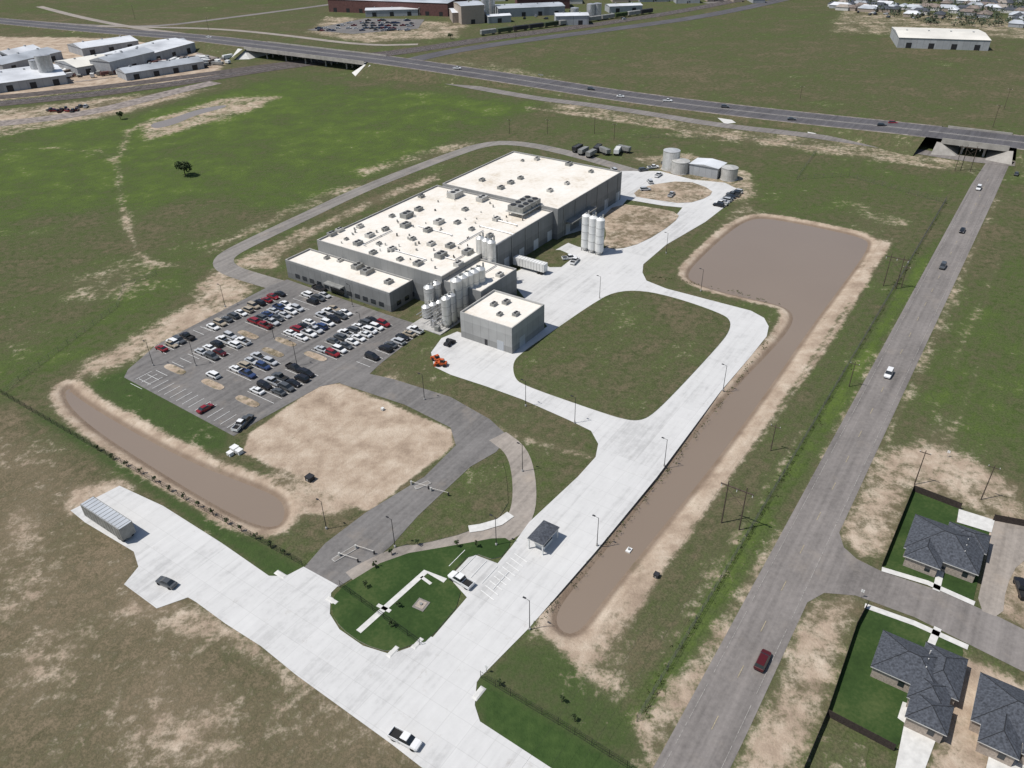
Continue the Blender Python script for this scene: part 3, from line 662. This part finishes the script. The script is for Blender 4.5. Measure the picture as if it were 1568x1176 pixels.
for u,v,s in [(508,358,1),(520,352,.9),(548,372,1),(566,360,1),(590,350,.8),(621,345,1.2),(623,330,1.5),(641,320,1),(600,381,.9),(571,386,.8),(655,352,1),(672,340,1.2),(697,299,1.9),(738,305,1.4),(612,396,.7),(640,403,1),(675,391,1.3),(689,376,1),(702,404,1),(551,346,.8),(660,373,.9),(716,386,1.2),(645,300,.8),(600,330,.7),(700,340,.8),(722,350,.7),(760,335,.9),(712,320,.8),(580,372,.6),(632,365,.7),(530,365,.5),(750,360,.8)]: unit(u,v,HM,s)
for u,v,s in [(767,287,.9),(782,279,.9),(797,272,.8),(871,251,1),(842,291,.8),(738,275,.8),(822,243,.8),(905,262,.7),(868,280,.7),(800,245,.5)]: unit(u,v,HF,s)
for u,v,s in [(547,408,1.2),(562,416,1.3),(595,431,.9),(500,394,.6),(520,398,.6)]: unit(u,v,HO,s)
for u,v,s in [(735,425,1),(765,420,.8)]: unit(u,v,HA,s)
for u,v,s in [(775,462,.8),(756,465,.7),(790,480,.7),(765,480,.6)]: unit(u,v,HS,s)
a,b=AB(803,322,HM)
for x in (-6,0,6):
    for y in (-3,3): mb.cyl(a+x,b+y,HM-.6,HM+1,.15,6,1)
mb.box(a-7,a+7,b-4,b+4,HM+1,HM+1.3,1)
for k in range(4): mb.box(a-6.4+k*3.3,a-3.6+k*3.3,b-3.4,b+3.4,HM+1.3,HM+3.4,0)
for k in range(4):
    for y in (-1.7,1.7): mb.cyl(a-5+k*3.3,b+y,HM+3.41,HM+3.7,1.1,12,2)
for i in range(60):
    a=random.uniform(rM[0]+3,rM[1]-3); b=random.uniform(rM[2]+3,rM[3]-3); mb.cyl(a,b,HM-.6,HM+random.uniform(0,.5),random.uniform(.15,.35),8,random.choice([0,1,2]))
mb.obj('rooftop_units',[M_hvac,M_hvacw,M_dark],plant)
mb=MB()
for p,q,z in [((560,375),(600,352),HM),((640,345),(690,360),HM),((700,372),(740,352),HM),((720,420),(760,405),HA),((756,335),(790,345),HM),((600,381),(640,403),HM),((675,391),(716,386),HM),((735,345),(757,376),HM)]:
    A=AB(*p,z);B=AB(*q,z); z-=.2
    mb.tube((*A,z),(A[0],B[1],z),.16,6,0); mb.tube((A[0],B[1],z),(*B,z),.16,6,0)
mb.obj('roof_ducts',[M_metal],plant)
def silo_obj(u,v,h,r,mat,leg=1.6):
    a,b=AB(u,v,h); x,y=W(a,b); mb=MB(); n=20
    mb.cyl(0,0,leg,h-.8,r,n,0); mb.cyl(0,0,h-.8,h,r,n,0,r*.35); mb.cyl(0,0,leg*.2,leg,r*.5,n,0,r)
    for k in range(4):
        t=math.pi/4+k*math.pi/2; mb.cyl(r*.85*math.cos(t),r*.85*math.sin(t),0,leg+.5,.14,6,1)
    for z in (leg+3,leg+6,leg+9):
        if z<h-1: mb.cyl(0,0,z,z+.1,r+.04,n,1)
    mb.box(r,r+.35,-.25,.25,1,h+.6,1); mb.cyl(0,0,h,h+.4,.35,8,1)
    mb.obj('silo',[mat,M_hvac],None,(x,y,0),ANG)
for u,v in [(734,408),(725,412),(716,416),(707,420),(698,425)]: silo_obj(u,v,14.5,1.85,M_steel)
for u,v in [(678,424),(667,430),(656,436)]: silo_obj(u,v,10,1.7,M_steel)
for u,v in [(690,448),(682,453)]: silo_obj(u,v,11,1.5,M_steel)
for u,v in [(662,462),(652,466),(672,458)]: silo_obj(u,v,5,1.5,M_steel,.8)
for u,v in [(735,361),(744,364),(752,367)]: silo_obj(u,v,17,1.5,M_steel)
for u,v in [(898,327),(909,330),(920,333)]: silo_obj(u,v,14.5,1.6,M_wtank)
a,b=AB(690,492,0); mb=MB()
mb.box(a-9,a+10,b-3,b+9,.06,.3,0)
for i in range(10):
    x=a-8+i*1.8; y=b+random.uniform(-2,7); h=random.uniform(1.5,4); mb.box(x,x+1.2,y,y+1.6,.3,h,random.choice([1,2]))
for i in range(8):
    y=b-2+i*1.3; mb.tube((a-8,y,3.2+.1*i),(a+9,y,3.2+.1*i),.12,5,1)
for i in range(5): mb.cyl(a-7+i*4,b+2,.3,5,.1,6,2)
mb.obj('process_equipment_skid',[M_kerb,M_metal,M_hvac],None,(0,0,0),ANG)
def tank(u,v,h,r,mat=M_wtank):
    a,b=AB(u,v,h); x,y=W(a,b); mb=MB(); n=28; mb.cyl(0,0,0,h,r,n,0); mb.cyl(0,0,h,h+r*.18,r,n,0,.4); mb.cyl(0,0,h-.25,h-.05,r+.05,n,1); mb.cyl(0,0,.02,.25,r+.3,n,2)
    for k in range(14):
        t=k*.12; mb.box((r+.2)*math.cos(t)-.3,(r+.2)*math.cos(t)+.4,(r+.2)*math.sin(t)-.3,(r+.2)*math.sin(t)+.3,h*k/14,h*k/14+.12,1)
    mb.obj('storage_tank',[mat,M_hvac,M_kerb],None,(x,y,0),0)
tank(1029,230,9,4.0,M_steel); tank(1043,246,5.5,4.2,M_hvacw); tank(1118,256,5.5,3.8,M_hvacw)
def shed(nm,c,lx,ly,h,rot,roof,wall,ridge=1.5,z0=0):
    x,y=c; mb=MB(); X,Yv=lx/2,ly/2
    mb.box(-X,X,-Yv,Yv,0,h,0)
    o=.4
    vs=[(-X-o,-Yv-o,h),(X+o,-Yv-o,h),(X+o,Yv+o,h),(-X-o,Yv+o,h),(-X-o,0,h+ridge),(X+o,0,h+ridge)]
    vs=[(a,b,c+.02) for a,b,c in vs]
    mb.add(vs,[(0,1,5,4),(2,3,4,5)],1); mb.add(vs,[(3,0,4),(1,2,5)],0)
    k=int(lx/14)
    for i in range(k):
        xx=-X+lx*(i+.5)/k; mb.box(xx-2,xx+2,-Yv-.08,-Yv-.004,.05,min(4,h*.7),2); mb.box(xx-.6,xx+.6,-.6,.6,h+ridge-.3,h+ridge+.7,0)
    e=empty(nm,(x,y,z0),rot); mb.obj('walls_roof_doors',[wall,roof,M_dark],e); return e
def shedpx(nm,p,q,ly,h,roof=M_mroof,wall=M_shed,ridge=2.5):
    A=Vector(G(*p,h+ridge));B=Vector(G(*q,h+ridge)); c=(A+B)/2; d=B-A; shed(nm,c,d.length,ly,h,math.atan2(d.y,d.x),roof,wall,ridge)
a,b=AB(1084,250,5); shed('pump_house',W(a,b),10,14,5,ANG,M_mroof,M_shed,.8)
for p,q,w,h in [((-90,122),(88,100),50,6),((98,93),(192,78),38,6),((172,82),(268,58),38,7),((183,104),(302,86),18,5),((112,66),(198,54),30,6),((-20,92),(72,72),28,6),((150,88),(220,72),20,9),((-120,90),(-10,76),40,6),((0,78),(50,68),16,6),((240,66),(280,58),12,5)]:
    shedpx('metal_warehouse',p,q,w,h,random.choice([M_mroof,M_mroof,M_croof,M_mroof2]))
shedpx('large_warehouse',(1372,46),(1508,50),50,7.5,M_croof,M_shed,1.5)
for p,q,w,h,r,wl in [((520,-8),(700,-2),50,12,M_mroof2,M_maroon),((690,14),(740,12),30,9,M_mroof,M_brick),((760,8),(860,4),30,8,M_mroof2,M_shed),((850,20),(900,19),20,8,M_mroof,M_shed),((560,12),(640,10),18,6,M_mroof,M_shed),((640,8),(690,6),20,7,M_mroof2,M_brick),((930,6),(980,4),18,6,M_mroof,M_shed),((700,4),(735,2),30,16,M_mroof2,M_brick),((745,22),(780,20),12,6,M_mroof,M_shed),((790,-6),(870,-8),30,10,M_mroof,M_maroon)]:
    shedpx('distant_factory',p,q,w,h,r,wl,1.2)
for u,v,h,r in [(742,-14,24,4),(728,-8,20,3.5),(752,-10,20,3.5),(905,6,14,4),(915,5,14,4),(880,12,10,4),(60,85,18,3.5),(68,84,18,3.5),(50,92,14,3)]: tank(u,v,h,r,M_metal)
sheet('distant_parking_lot',[(470,46),(560,28),(650,30),(640,44),(540,52)],M_asph)
for i in range(100):
    u=random.uniform(485,638); v=random.choice([32,36,40,44,47])+random.uniform(-.4,.4)
    if v<46-(u-470)*.16: continue
    carpx(u,v,.3,random.choice(['sedan','suv','truck']),random.randrange(6))
for i in range(35): carpx(random.uniform(660,960),random.uniform(18,32),random.uniform(0,3),random.choice(['suv','truck']),random.randrange(4))
tr=empty('freight_train'); P=chaik([Vector(G(u,v)) for u,v in [(735,55),(800,47),(900,34),(1000,20)]],2,False)
tot=sum((P[i+1]-P[i]).length for i in range(len(P)-1)); n=int(tot/17)
def along(P,s):
    for i in range(len(P)-1):
        L=(P[i+1]-P[i]).length
        if s<=L: return P[i]+(P[i+1]-P[i])*(s/L),(P[i+1]-P[i]).normalized()
        s-=L
    return P[-1],(P[-1]-P[-2]).normalized()
for i in range(n):
    c,t=along(P,(i+.5)*17); b=MB(); b.box(-7.6,7.6,-1.5,1.5,1.1,4.2,0); b.frus((-7.6,7.6,-1.5,1.5),(-7.3,7.3,-.5,.5),4.2,4.7,0)
    for x in (-6,-4.6,4.6,6):
        for y in (-.8,.8): b.wheel(x,y,.45,.15,1)
    b.obj('hopper_car',[random.choice([M_leaf,M_hvac,M_dark,M_leafd]),M_dark],tr,(c.x,c.y,.1),math.atan2(t.y,t.x))
def simple_house(x,y,rot,sx,sy,roof,wall,h=3):
    mb=MB(); X,Yv=sx/2,sy/2; mb.box(-X,X,-Yv,Yv,0,h,0); o=.4; r=min(sx,sy)*.22
    vs=[(-X-o,-Yv-o,h),(X+o,-Yv-o,h),(X+o,Yv+o,h),(-X-o,Yv+o,h),(-X+Yv*.5,0,h+r),(X-Yv*.5,0,h+r)]; vs=[(a,b,c+.02) for a,b,c in vs]
    mb.add(vs,[(0,1,5,4),(2,3,4,5),(3,0,4),(1,2,5)],1); mb.box(-1,0,-Yv-.05,-Yv-.004,.05,2.1,2); mb.box(1,2.4,-Yv-.05,-Yv-.004,1,2.1,2)
    mb.obj('distant_house',[wall,roof,M_dark],None,(x,y,0),rot)
M_red=flat('red_metal_roof',(.17,.035,.035),.6)
roofs=[M_shing,M_mroof,M_mroof2,M_brown,M_tan,M_shing,M_brown]
for i in range(280):
    u=random.uniform(1270,1700); v=random.uniform(-25,46)
    if 1355<u<1535 and v>28: continue
    if v>12+(u-1270)*.2: continue
    x,y=G(u,v); simple_house(x,y,ANG+random.choice([0,math.pi/2]),random.uniform(9,20),random.uniform(7,12),M_red if random.random()<.04 else random.choice(roofs),random.choice([M_brick,M_walk,M_shed]))
for i in range(60): 
    u=random.uniform(1290,1600); v=random.uniform(2,30)
    if v<12+(u-1270)*.2: carpx(u,v,random.uniform(0,3),'suv',random.randrange(4))
for i in range(110):
    u=random.uniform(500,1270); v=random.uniform(-30,4); x,y=G(u,v); simple_house(x,y,random.choice([0,1.57]),random.uniform(12,34),random.uniform(9,20),random.choice(roofs),random.choice([M_brick,M_walk,M_shed]),random.choice([3,5,7]))
for i in range(95):
    u=random.uniform(60,350); v=119-(u-100)*.10+random.uniform(-10,5); x,y=G(u,v)
    mb=MB(); L=random.uniform(1.5,6); mb.box(-L,L,-1.3,1.3,.6,random.uniform(1.6,3.6),0); mb.wheel(-L*.6,1,.5,.3,1); mb.wheel(L*.6,1,.5,.3,1); mb.wheel(-L*.6,-1,.5,.3,1); mb.wheel(L*.6,-1,.5,.3,1)
    mb.obj('yard_trailer',[random.choice([M_wtank,M_hvac,M_brown,M_dark,M_hvac,M_maroon,M_wtank]),M_tire],None,(x,y,.1),random.uniform(0,3))
for i in range(10):
    u=76+i*6+random.uniform(-2,2); v=172+random.uniform(-3,3)-i*.6; carpx(u,v,random.uniform(0,3),'truck',random.choice([3,6,0,4,3]))
# ------------------------------------------------------------------ houses bottom right
def hip(mb,r,h,p,o=.45,mi=0):
    a0,a1,b0,b1=r[0]-o,r[1]+o,r[2]-o,r[3]+o; w=min(a1-a0,b1-b0)/2; zt=h+w*p
    if a1-a0>=b1-b0: rd=[(a0+w,(b0+b1)/2,zt),(a1-w,(b0+b1)/2,zt)]; f=[(0,1,5,4),(2,3,4,5),(3,0,4),(1,2,5)]
    else: rd=[((a0+a1)/2,b0+w,zt),((a0+a1)/2,b1-w,zt)]; f=[(1,2,5,4),(3,0,4,5),(0,1,4),(2,3,5)]
    mb.add([(a0,b0,h),(a1,b0,h),(a1,b1,h),(a0,b1,h)]+rd,f,mi); mb.box(a0,a1,b0,b1,h-.22,h-.003,1)
    R1,R2=rd; mb.tube(R1,R2,.09,4,2)
    for c in [(a0,b0,h),(a1,b0,h),(a1,b1,h),(a0,b1,h)]:
        t=R1 if (Vector(c)-Vector(R1)).length<(Vector(c)-Vector(R2)).length else R2; mb.tube(c,t,.07,4,2)
def house(u,v,rects,s=1.0):
    a,b=AB(u,v,0); x,y=W(a,b); e=empty('brick_house',(x,y,0),ANG); mw=MB(); mr=MB(); mo=MB()
    for i,r in enumerate(rects):
        r=tuple(k*s for k in r)
        mw.box(*r,0,2.8+.01*i,0); hip(mr,r,3.02+.012*i,.5)
        for k in range(max(1,int((r[1]-r[0])/4))): mo.box(r[0]+1.2+k*4,r[0]+2.4+k*4,r[2]-.05,r[2]-.004,.9,2.2,0)
        for k in range(max(1,int((r[3]-r[2])/4))): mo.box(r[0]-.05,r[0]-.004,r[2]+1.2+k*4,r[2]+2.2+k*4,.9,2.2,0)
    for k in range(3): mr.cyl(rects[0][0]*s+3+2*k,rects[0][2]*s+3,4,4.9,.10,8,1)
    mw.obj('walls',[M_brick],e); mr.obj('roof',[M_shing,M_walk,M_dark],e); mo.obj('windows',[M_glass],e)
house(1441,850,[(-5,6,-6.5,6.5),(-7.5,2,0,6),(2,7.5,-7,0)])
house(1392,1045,[(-2.5,6,-4.5,6),(-1.5,7.5,-7,-1),(-5.5,0,-5.8,-.5),(-9.5,-4,-6.5,-1)])
house(1545,1115,[(-4,6,-6,5.5),(-7.5,1,-1,4),(-6,0,-7,-2)])
# ------------------------------------------------------------------ fences
def fence(name,px,h=1.8,post=3.0,mat=M_fence,rails=3,pick=0,solid=False,pr=.045,rr=.025):
    P=[Vector(G(*p)) for p in px]; mb=MB()
    for i in range(len(P)-1):
        a,b=P[i],P[i+1]; L=(b-a).length; n=max(1,int(L/post)); t=(b-a)/L
        for k in range(n+1):
            c=a+(b-a)*k/n; mb.cyl(c.x,c.y,0,h+.1,pr,5,0)
        if solid:
            nn=Vector((-t.y,t.x))*.02
            mb.add([(a.x-nn.x,a.y-nn.y,.05),(b.x-nn.x,b.y-nn.y,.05),(b.x-nn.x,b.y-nn.y,h),(a.x-nn.x,a.y-nn.y,h),(a.x+nn.x,a.y+nn.y,.05),(b.x+nn.x,b.y+nn.y,.05),(b.x+nn.x,b.y+nn.y,h),(a.x+nn.x,a.y+nn.y,h)],[(0,1,2,3),(4,5,6,7),(3,2,6,7)])
        else:
            for r in range(rails): z=.15+(h-.2)*r/(rails-1); mb.tube((a.x,a.y,z),(b.x,b.y,z),rr,4)
            if pick:
                m=int(L/pick)
                for k in range(m): c=a+(b-a)*k/m; mb.cyl(c.x,c.y,.1,h,.014,4,0)
    mb.obj(name,[mat])
fence('iron_fence',[(-60,566),(5,605),(130,678),(300,775),(463,866)],1.9,3,M_fence,3,.4)
fence('iron_fence',[(521,899),(643,988)],1.9,3,M_fence,3,.3)
fence('iron_fence',[(736,1038),(880,1125),(960,1176),(1050,1240)],1.9,3,M_fence,3,.4)
fence('chain_link_fence',[(1448,308),(1275,600),(1111,876),(975,1105)],2.0,3,M_link,3,rr=.025,pick=.5)
fence('chain_link_fence',[(5,605),(30,583),(180,470),(190,440),(240,420)],1.5,4,M_link,3)
fence('chain_link_fence',[(1448,312),(1300,270),(1220,275),(1250,232),(1180,215),(960,210)],1.8,4,M_link,3)
fence('wooden_fence',[(1350,868),(1397,752),(1470,780)],1.8,2.4,M_cedar,2,0,True)
fence('wooden_fence',[(1600,812),(1520,797)],1.8,2.4,M_cedar,2,0,True)
fence('wooden_fence',[(1327,930),(1310,962),(1265,1096),(1368,1150)],1.8,2.4,M_cedar,2,0,True)
fence('wooden_fence',[(1265,1096),(1230,1180),(1200,1260)],1.8,2.4,M_cedar,2,0,True)
# ------------------------------------------------------------------ street lamps / poles
def lampmesh():
    mb=MB(); mb.cyl(0,0,0,.5,.24,8,1); mb.cyl(0,0,.5,8,.09,8,0,.06); mb.tube((0,0,7.9),(1.0,0,8.1),.04,5,0); mb.box(.8,1.45,-.16,.16,8.02,8.14,0)
    return mb.mesh('street_lamp',[M_dark,M_kerb])
LM=lampmesh()
for u,v in [(811,964),(914,836),(1017,714),(1107,598),(1073,446),(1020,388),(918,457),(805,622),(650,612),(605,838),(800,722),(300,560),(420,520),(540,470),(345,470),(235,560),(880,648),(500,810),(555,515),(455,560),(760,835)]:
    x,y=G(u,v); place('street_lamp',LM,(x,y,.05),ANG+math.pi/2)
PT=[]
def hframe(u,v):
    x,y=G(u,v); mb=MB()
    for s in (-2.0,2.0): mb.cyl(0,s,0,12,.16,8,0,.11)
    mb.box(-.1,.1,-3.6,3.6,10.6,10.85,0); mb.tube((0,-2.0,6.5),(0,2.0,10),.05,5,0); mb.tube((0,2.0,6.5),(0,-2.0,10),.05,5,0)
    for s in (-3.4,0,3.4): mb.cyl(0,s,9.9,10.6,.08,6,1)
    mb.obj('utility_pole',[M_wood,M_wtank],None,(x,y,0),ANG); PT.append((x,y))
for p in [(1478,262),(1362,440),(1118,806)]: hframe(*p)
x0,y0=PT[2]; dd=(Vector(PT[2])-Vector(PT[1])).normalized(); PT.append((x0+dd.x*110,y0+dd.y*110))
mb=MB()
for i in range(3):
    A=Vector(PT[i]);B=Vector(PT[i+1])
    for s in (-3.4,0,3.4):
        pr=None
        for k in range(13):
            t=k/12; c=A+(B-A)*t+e2*s; z=9.9-4*2.0*t*(1-t)
            q=(c.x,c.y,z)
            if pr: mb.tube(pr,q,.015,3,0)
            pr=q
mb.obj('power_line',[M_dark])
def pole(u,v,h=10,arm=True):
    x,y=G(u,v); mb=MB(); mb.cyl(0,0,0,h,.14,7,0,.09)
    if arm: mb.box(-.07,.07,-1.2,1.2,h-.8,h-.65,0); [mb.cyl(0,s,h-.65,h-.35,.06,5,1) for s in (-1.1,0,1.1)]
    mb.obj('utility_pole',[M_wood,M_wtank],None,(x,y,0),ANG)
for u,v,h in [(1400,742,10),(1502,765,10),(1462,262,12),(1300,592,8),(1537,168,12),(1520,195,12),(207,30,14),(320,48,12),(790,60,12),(940,215,9),(910,205,9),(780,205,8),(1225,152,8),(838,205,8),(1180,690,8),(1380,440,8)]: pole(u,v,h)
def sign(u,v,w=1.2,h=2.6,m=M_white):
    x,y=G(u,v); mb=MB(); mb.cyl(0,0,0,h,.05,6,1); mb.box(-.03,.03,-w/2,w/2,h-.7,h,0); mb.obj('traffic_sign',[m,M_metal],None,(x,y,0),ANG)
sign(1318,915,.6,2.2); sign(828,128,4,6,M_hvac); sign(1450,700,.6,2); sign(745,1030,.6,2)
# ------------------------------------------------------------------ guard booth, trailers, equipment
x,y=G(832,832); e=empty('guard_booth',(x,y,0),ANG)
mb=MB(); mb.box(-1.6,1.6,-1.3,1.3,.08,.9,0); mb.box(-1.55,1.55,-1.25,1.25,.9,2.2,1); mb.box(-1.6,1.6,-1.3,1.3,2.2,2.9,0)
for a_ in (-3,3):
    for b_ in (-1.7,1.7): mb.box(a_-.12,a_+.12,b_-.12,b_+.12,.08,2.9,0)
mb.obj('booth',[M_wtank,M_glass],e)
mb=MB(); mb.box(-3.3,3.3,-2.0,2.0,2.902,3.15,1); mb.frus((-3.3,3.3,-2.0,2.0),(-2.0,2.0,-.15,.15),3.152,3.7,0); mb.obj('canopy_roof',[M_shing,M_walk],e)
def trailer(u,v,rot,L=14,name='semi_trailer',mat=M_wtank,roof=None,h=4.0,w=1.3):
    x,y=G(u,v); mb=MB(); X=L/2; mb.box(-X,X,-w,w,1.15,h,0,2)
    for k in range(int(L/1.2)):
        xx=-X+.6+k*1.2; mb.box(xx-.04,xx+.04,-w-.04,-w-.001,1.2,h-.05,3); mb.box(xx-.04,xx+.04,w+.001,w+.04,1.2,h-.05,3); mb.box(xx-.04,xx+.04,-w+.05,w-.05,h+.001,h+.06,3)
    for s in (-1,1): mb.box(-X,X,s*(w-.08)-.05,s*(w-.08)+.05,h+.061,h+.13,0)
    for xx in (-X+1.2,-X+2.5): 
        for y_ in (-1.05,1.05): mb.wheel(xx,y_,.5,.5,1)
    mb.box(X-3,X-2.8,-.9,-.7,0,1.15,3); mb.box(X-3,X-2.8,.7,.9,0,1.15,3); mb.box(-X,X,-.5,.5,.95,1.149,3)
    return mb.obj(name,[mat,M_tire,roof or mat,M_hvac],None,(x,y,.07),rot)
trailer(171,808,ANG+math.pi/2,14.5,'grain_trailer',M_hvac,M_mroof2,4.4,1.6)
trailer(812,414,ANG+math.pi/2,13)
for u,v,r in [(884,232,0),(893,236,0),(905,240,0),(945,236,.3),(925,236,1.2),(955,233,1.5),(915,232,.2)]: trailer(u,v,ANG+r,7,'cargo_trailer',random.choice([M_wtank,M_hvac,M_hvac,M_dark]),None,3.0)
def loader(u,v,rot,m):
    x,y=G(u,v); mb=MB(); mb.box(-1.6,1.0,-.7,.7,.6,1.3,0); mb.frus((-1.0,.3,-.6,.6),(-.8,.1,-.5,.5),1.3,2.2,1,0); mb.frus((1.3,2.2,-1.0,1.0),(1.6,2.0,-1.0,1.0),.1,.9,0)
    mb.tube((0,-.6,1.2),(1.6,-.6,.8),.1,5,0); mb.tube((0,.6,1.2),(1.6,.6,.8),.1,5,0)
    for a_ in (-1.1,.8): 
        for b_ in (-.9,.9): mb.wheel(a_,b_,.5,.3,2)
    mb.obj('wheel_loader',[m,M_glass,M_tire],None,(x,y,.07),rot)
loader(676,560,ANG+2,M_orange); loader(669,553,ANG+1.2,M_orange); loader(688,528,ANG,M_dark)
for u,v,m,s in [(475,735,M_dark,.8),(360,690,M_wtank,.8),(367,694,M_wtank,.7),(353,697,M_wtank,.6),(586,628,M_wtank,.35),(1005,883,M_dark,.5)]:
    x,y=G(u,v); mb=MB(); mb.box(-s,s,-s,s,0,1.2*s+.2,0); mb.box(-s*1.1,s*1.1,-s*1.1,s*1.1,1.2*s+.2,1.2*s+.3,0); mb.box(-s*1.15,-s-.01,-.3*s,.3*s,.3*s,.9*s,1); mb.obj('utility_cabinet',[m,M_hvac],None,(x,y,.02),ANG)
for u,v in [(630,742),(660,752),(520,852),(545,840)]:
    x,y=G(u,v); mb=MB(); mb.box(-.2,.2,-.2,.2,0,1.0,0); mb.tube((0,0,.95),(0,-4.5,.95),.04,5,0); mb.box(-.12,.12,-4.7,-4.4,0,.9,1); mb.obj('gate_barrier',[M_hvacw,M_dark],None,(x,y,.07),ANG+.2)
for p in [[(508,857),(543,836),(548,840),(513,861)],[(634,746),(655,737),(660,741),(638,750)]]: sheet('traffic_island',p,M_perim,z=.2,step=.14,kerb=True)
x,y=G(645,927); mb=MB(); mb.box(-1.3,1.3,-1.3,1.3,.1,.22,0); mb.box(-.9,.9,-.9,.9,.22,.28,1); mb.cyl(0,0,.28,.5,.3,12,2); mb.obj('flagpole_pad',[M_perim,M_brick,M_hvac],None,(x,y,.05),ANG+.1)
x,y=G(963,843,WZ); mb=MB(); mb.box(-.7,.7,-.5,.5,0,.3,0); mb.cyl(0,0,.3,.7,.25,8,1); mb.obj('aerator_float',[M_wtank,M_hvac],None,(x,y,WZ),ANG)
mb=MB(); a,b=AB(775,880)
for k in range(9): 
    q=[W(a-7+k*1.5,b-1.8),W(a-6.85+k*1.5,b-1.8),W(a-6.2+k*1.5,b+1.8),W(a-6.35+k*1.5,b+1.8)]; mb.add([(*p,.2) for p in q],[(0,1,2,3)])
a,b=AB(738,873)
for k in range(5): q=[W(a-3,b+k*2.8-5),W(a+2.5,b+k*2.8-5),W(a+2.5,b+k*2.8-4.88),W(a-3,b+k*2.8-4.88)]; mb.add([(*p,.2) for p in q],[(0,1,2,3)])
mb.obj('pavement_marking',[M_white])
# ------------------------------------------------------------------ trees
def tree(u,v,h=5,r=2.5,name='tree',n=500):
    x,y=G(u,v); mb=MB(); mb.cyl(0,0,0,h*.45,.04*h,7,0,.025*h); rnd=random
    cl=[]
    for k in range(7):
        t=rnd.uniform(0,6.28); rr=rnd.uniform(.2,.7)*r; c=Vector((rr*math.cos(t),rr*math.sin(t),h*rnd.uniform(.5,.85))); cl.append((c,rnd.uniform(.3,.55)*r)); mb.tube((0,0,h*.35),c,.012*h,4,0)
    for k in range(n):
        c,s=rnd.choice(cl); d=Vector((rnd.gauss(0,1),rnd.gauss(0,1),rnd.gauss(0,.8))).normalized()*s*rnd.uniform(.5,1.05); p=c+d
        u_=Vector((rnd.gauss(0,1),rnd.gauss(0,1),rnd.gauss(0,1))).normalized(); w_=u_.orthogonal().normalized(); q=.07*r+.08
        mb.add([p-u_*q,p-w_*q,p+u_*q,p+w_*q],[(0,1,2,3)],1)
    mb.obj(name,[M_bark,M_leaf],None,(x,y,0))
tree(284,269,7,4.2,n=900)
for u,v in [(185,183),(690,60),(150,105)]: tree(u,v,5,2.6)
for t in range(14):
    u=150+t*22; v=690+t*12.4; tree(u,v+random.uniform(-2,2),2.0,.6,'young_tree',90)
for u,v in [(600,850),(575,870),(610,930),(600,960),(560,900),(730,838),(880,1105),(860,1075),(700,838),(640,835),(765,1050)]: tree(u,v,2.0,.6,'young_tree',90)
# low weeds along fence lines and bank tops: one mesh
mb=MB()
def tuft(x,y,s):
    for k in range(6):
        t=random.uniform(0,6.28); p=Vector((x+random.gauss(0,s*.5),y+random.gauss(0,s*.5),0)); d=Vector((math.cos(t),math.sin(t),0))*s*.35
        mb.add([p-d,p+d,p+d*.6+Vector((0,0,s*.35)),p-d*.6+Vector((0,0,s*.3))],[(0,1,2,3)])
for L_,n,w in [([(1176,522),(1012,735),(918,848),(815,966)],160,.35),([(1190,466),(1120,445),(1000,423)],50,.6),([(1275,602),(1111,878),(975,1107)],200,.6),([(1448,310),(1275,602)],120,.6)]:
    P=line_px(L_,0); tot=sum((P[i+1]-P[i]).length for i in range(len(P)-1))
    for k in range(n):
        c,t=along(P,random.random()*tot); tuft(c.x+random.gauss(0,w),c.y+random.gauss(0,w),random.uniform(.2,.6))
mb.obj('weeds',[M_weed])
mb=MB()
for i in range(1100):
    if random.random()<.6: u=random.uniform(1265,1720); v=random.uniform(-30,42)
    else: u=random.uniform(500,1300); v=random.uniform(-35,0)
    if v>8+(u-1270)*.2 and u>1270: continue
    x,y=G(u,v); h=random.uniform(3,6.5)
    for k in range(16):
        c=Vector((x+random.gauss(0,1.5),y+random.gauss(0,1.5),h*random.uniform(.3,1))); s=random.uniform(.5,1.1)
        a_=Vector((random.gauss(0,1),random.gauss(0,1),random.gauss(0,1))).normalized()*s; b_=a_.orthogonal().normalized()*s
        mb.add([c-a_,c-b_,c+a_,c+b_],[(0,1,2,3)])
    mb.cyl(x,y,0,h*.5,.2,4,0)
mb.obj('distant_trees',[M_leafd])
# ------------------------------------------------------------------ world, sun, camera
EL=math.radians(60); sx,sy=-.97,-.24
w=bpy.data.worlds.new('World'); sc.world=w; w.use_nodes=True; nt=w.node_tree
sky=nt.nodes.new('ShaderNodeTexSky'); sky.sky_type='NISHITA'; sky.sun_disc=False; sky.sun_elevation=EL; sky.sun_rotation=math.atan2(sx,sy)
bg=nt.nodes['Background']; bg.inputs['Strength'].default_value=.095; nt.links.new(sky.outputs[0],bg.inputs['Color'])
ld=bpy.data.lights.new('sun','SUN'); ld.energy=4.6; ld.angle=math.radians(.5); ld.color=(1,.965,.92)
lo=bpy.data.objects.new('sun',ld); col.objects.link(lo)
dirv=Vector((-sx*math.cos(EL),-sy*math.cos(EL),-math.sin(EL))); lo.rotation_euler=dirv.to_track_quat('-Z','Y').to_euler()
cd=bpy.data.cameras.new('camera'); cd.sensor_width=36; cd.lens=FP/1568*36; cd.clip_end=20000; cd.clip_start=.5
co=bpy.data.objects.new('camera',cd); col.objects.link(co)
co.matrix_world=Matrix(((Rv.x,Uv.x,-Fv.x,0),(Rv.y,Uv.y,-Fv.y,0),(Rv.z,Uv.z,-Fv.z,CH),(0,0,0,1)))
sc.camera=co
sc.view_settings.view_transform='Standard'; sc.view_settings.look='None'; sc.view_settings.exposure=0
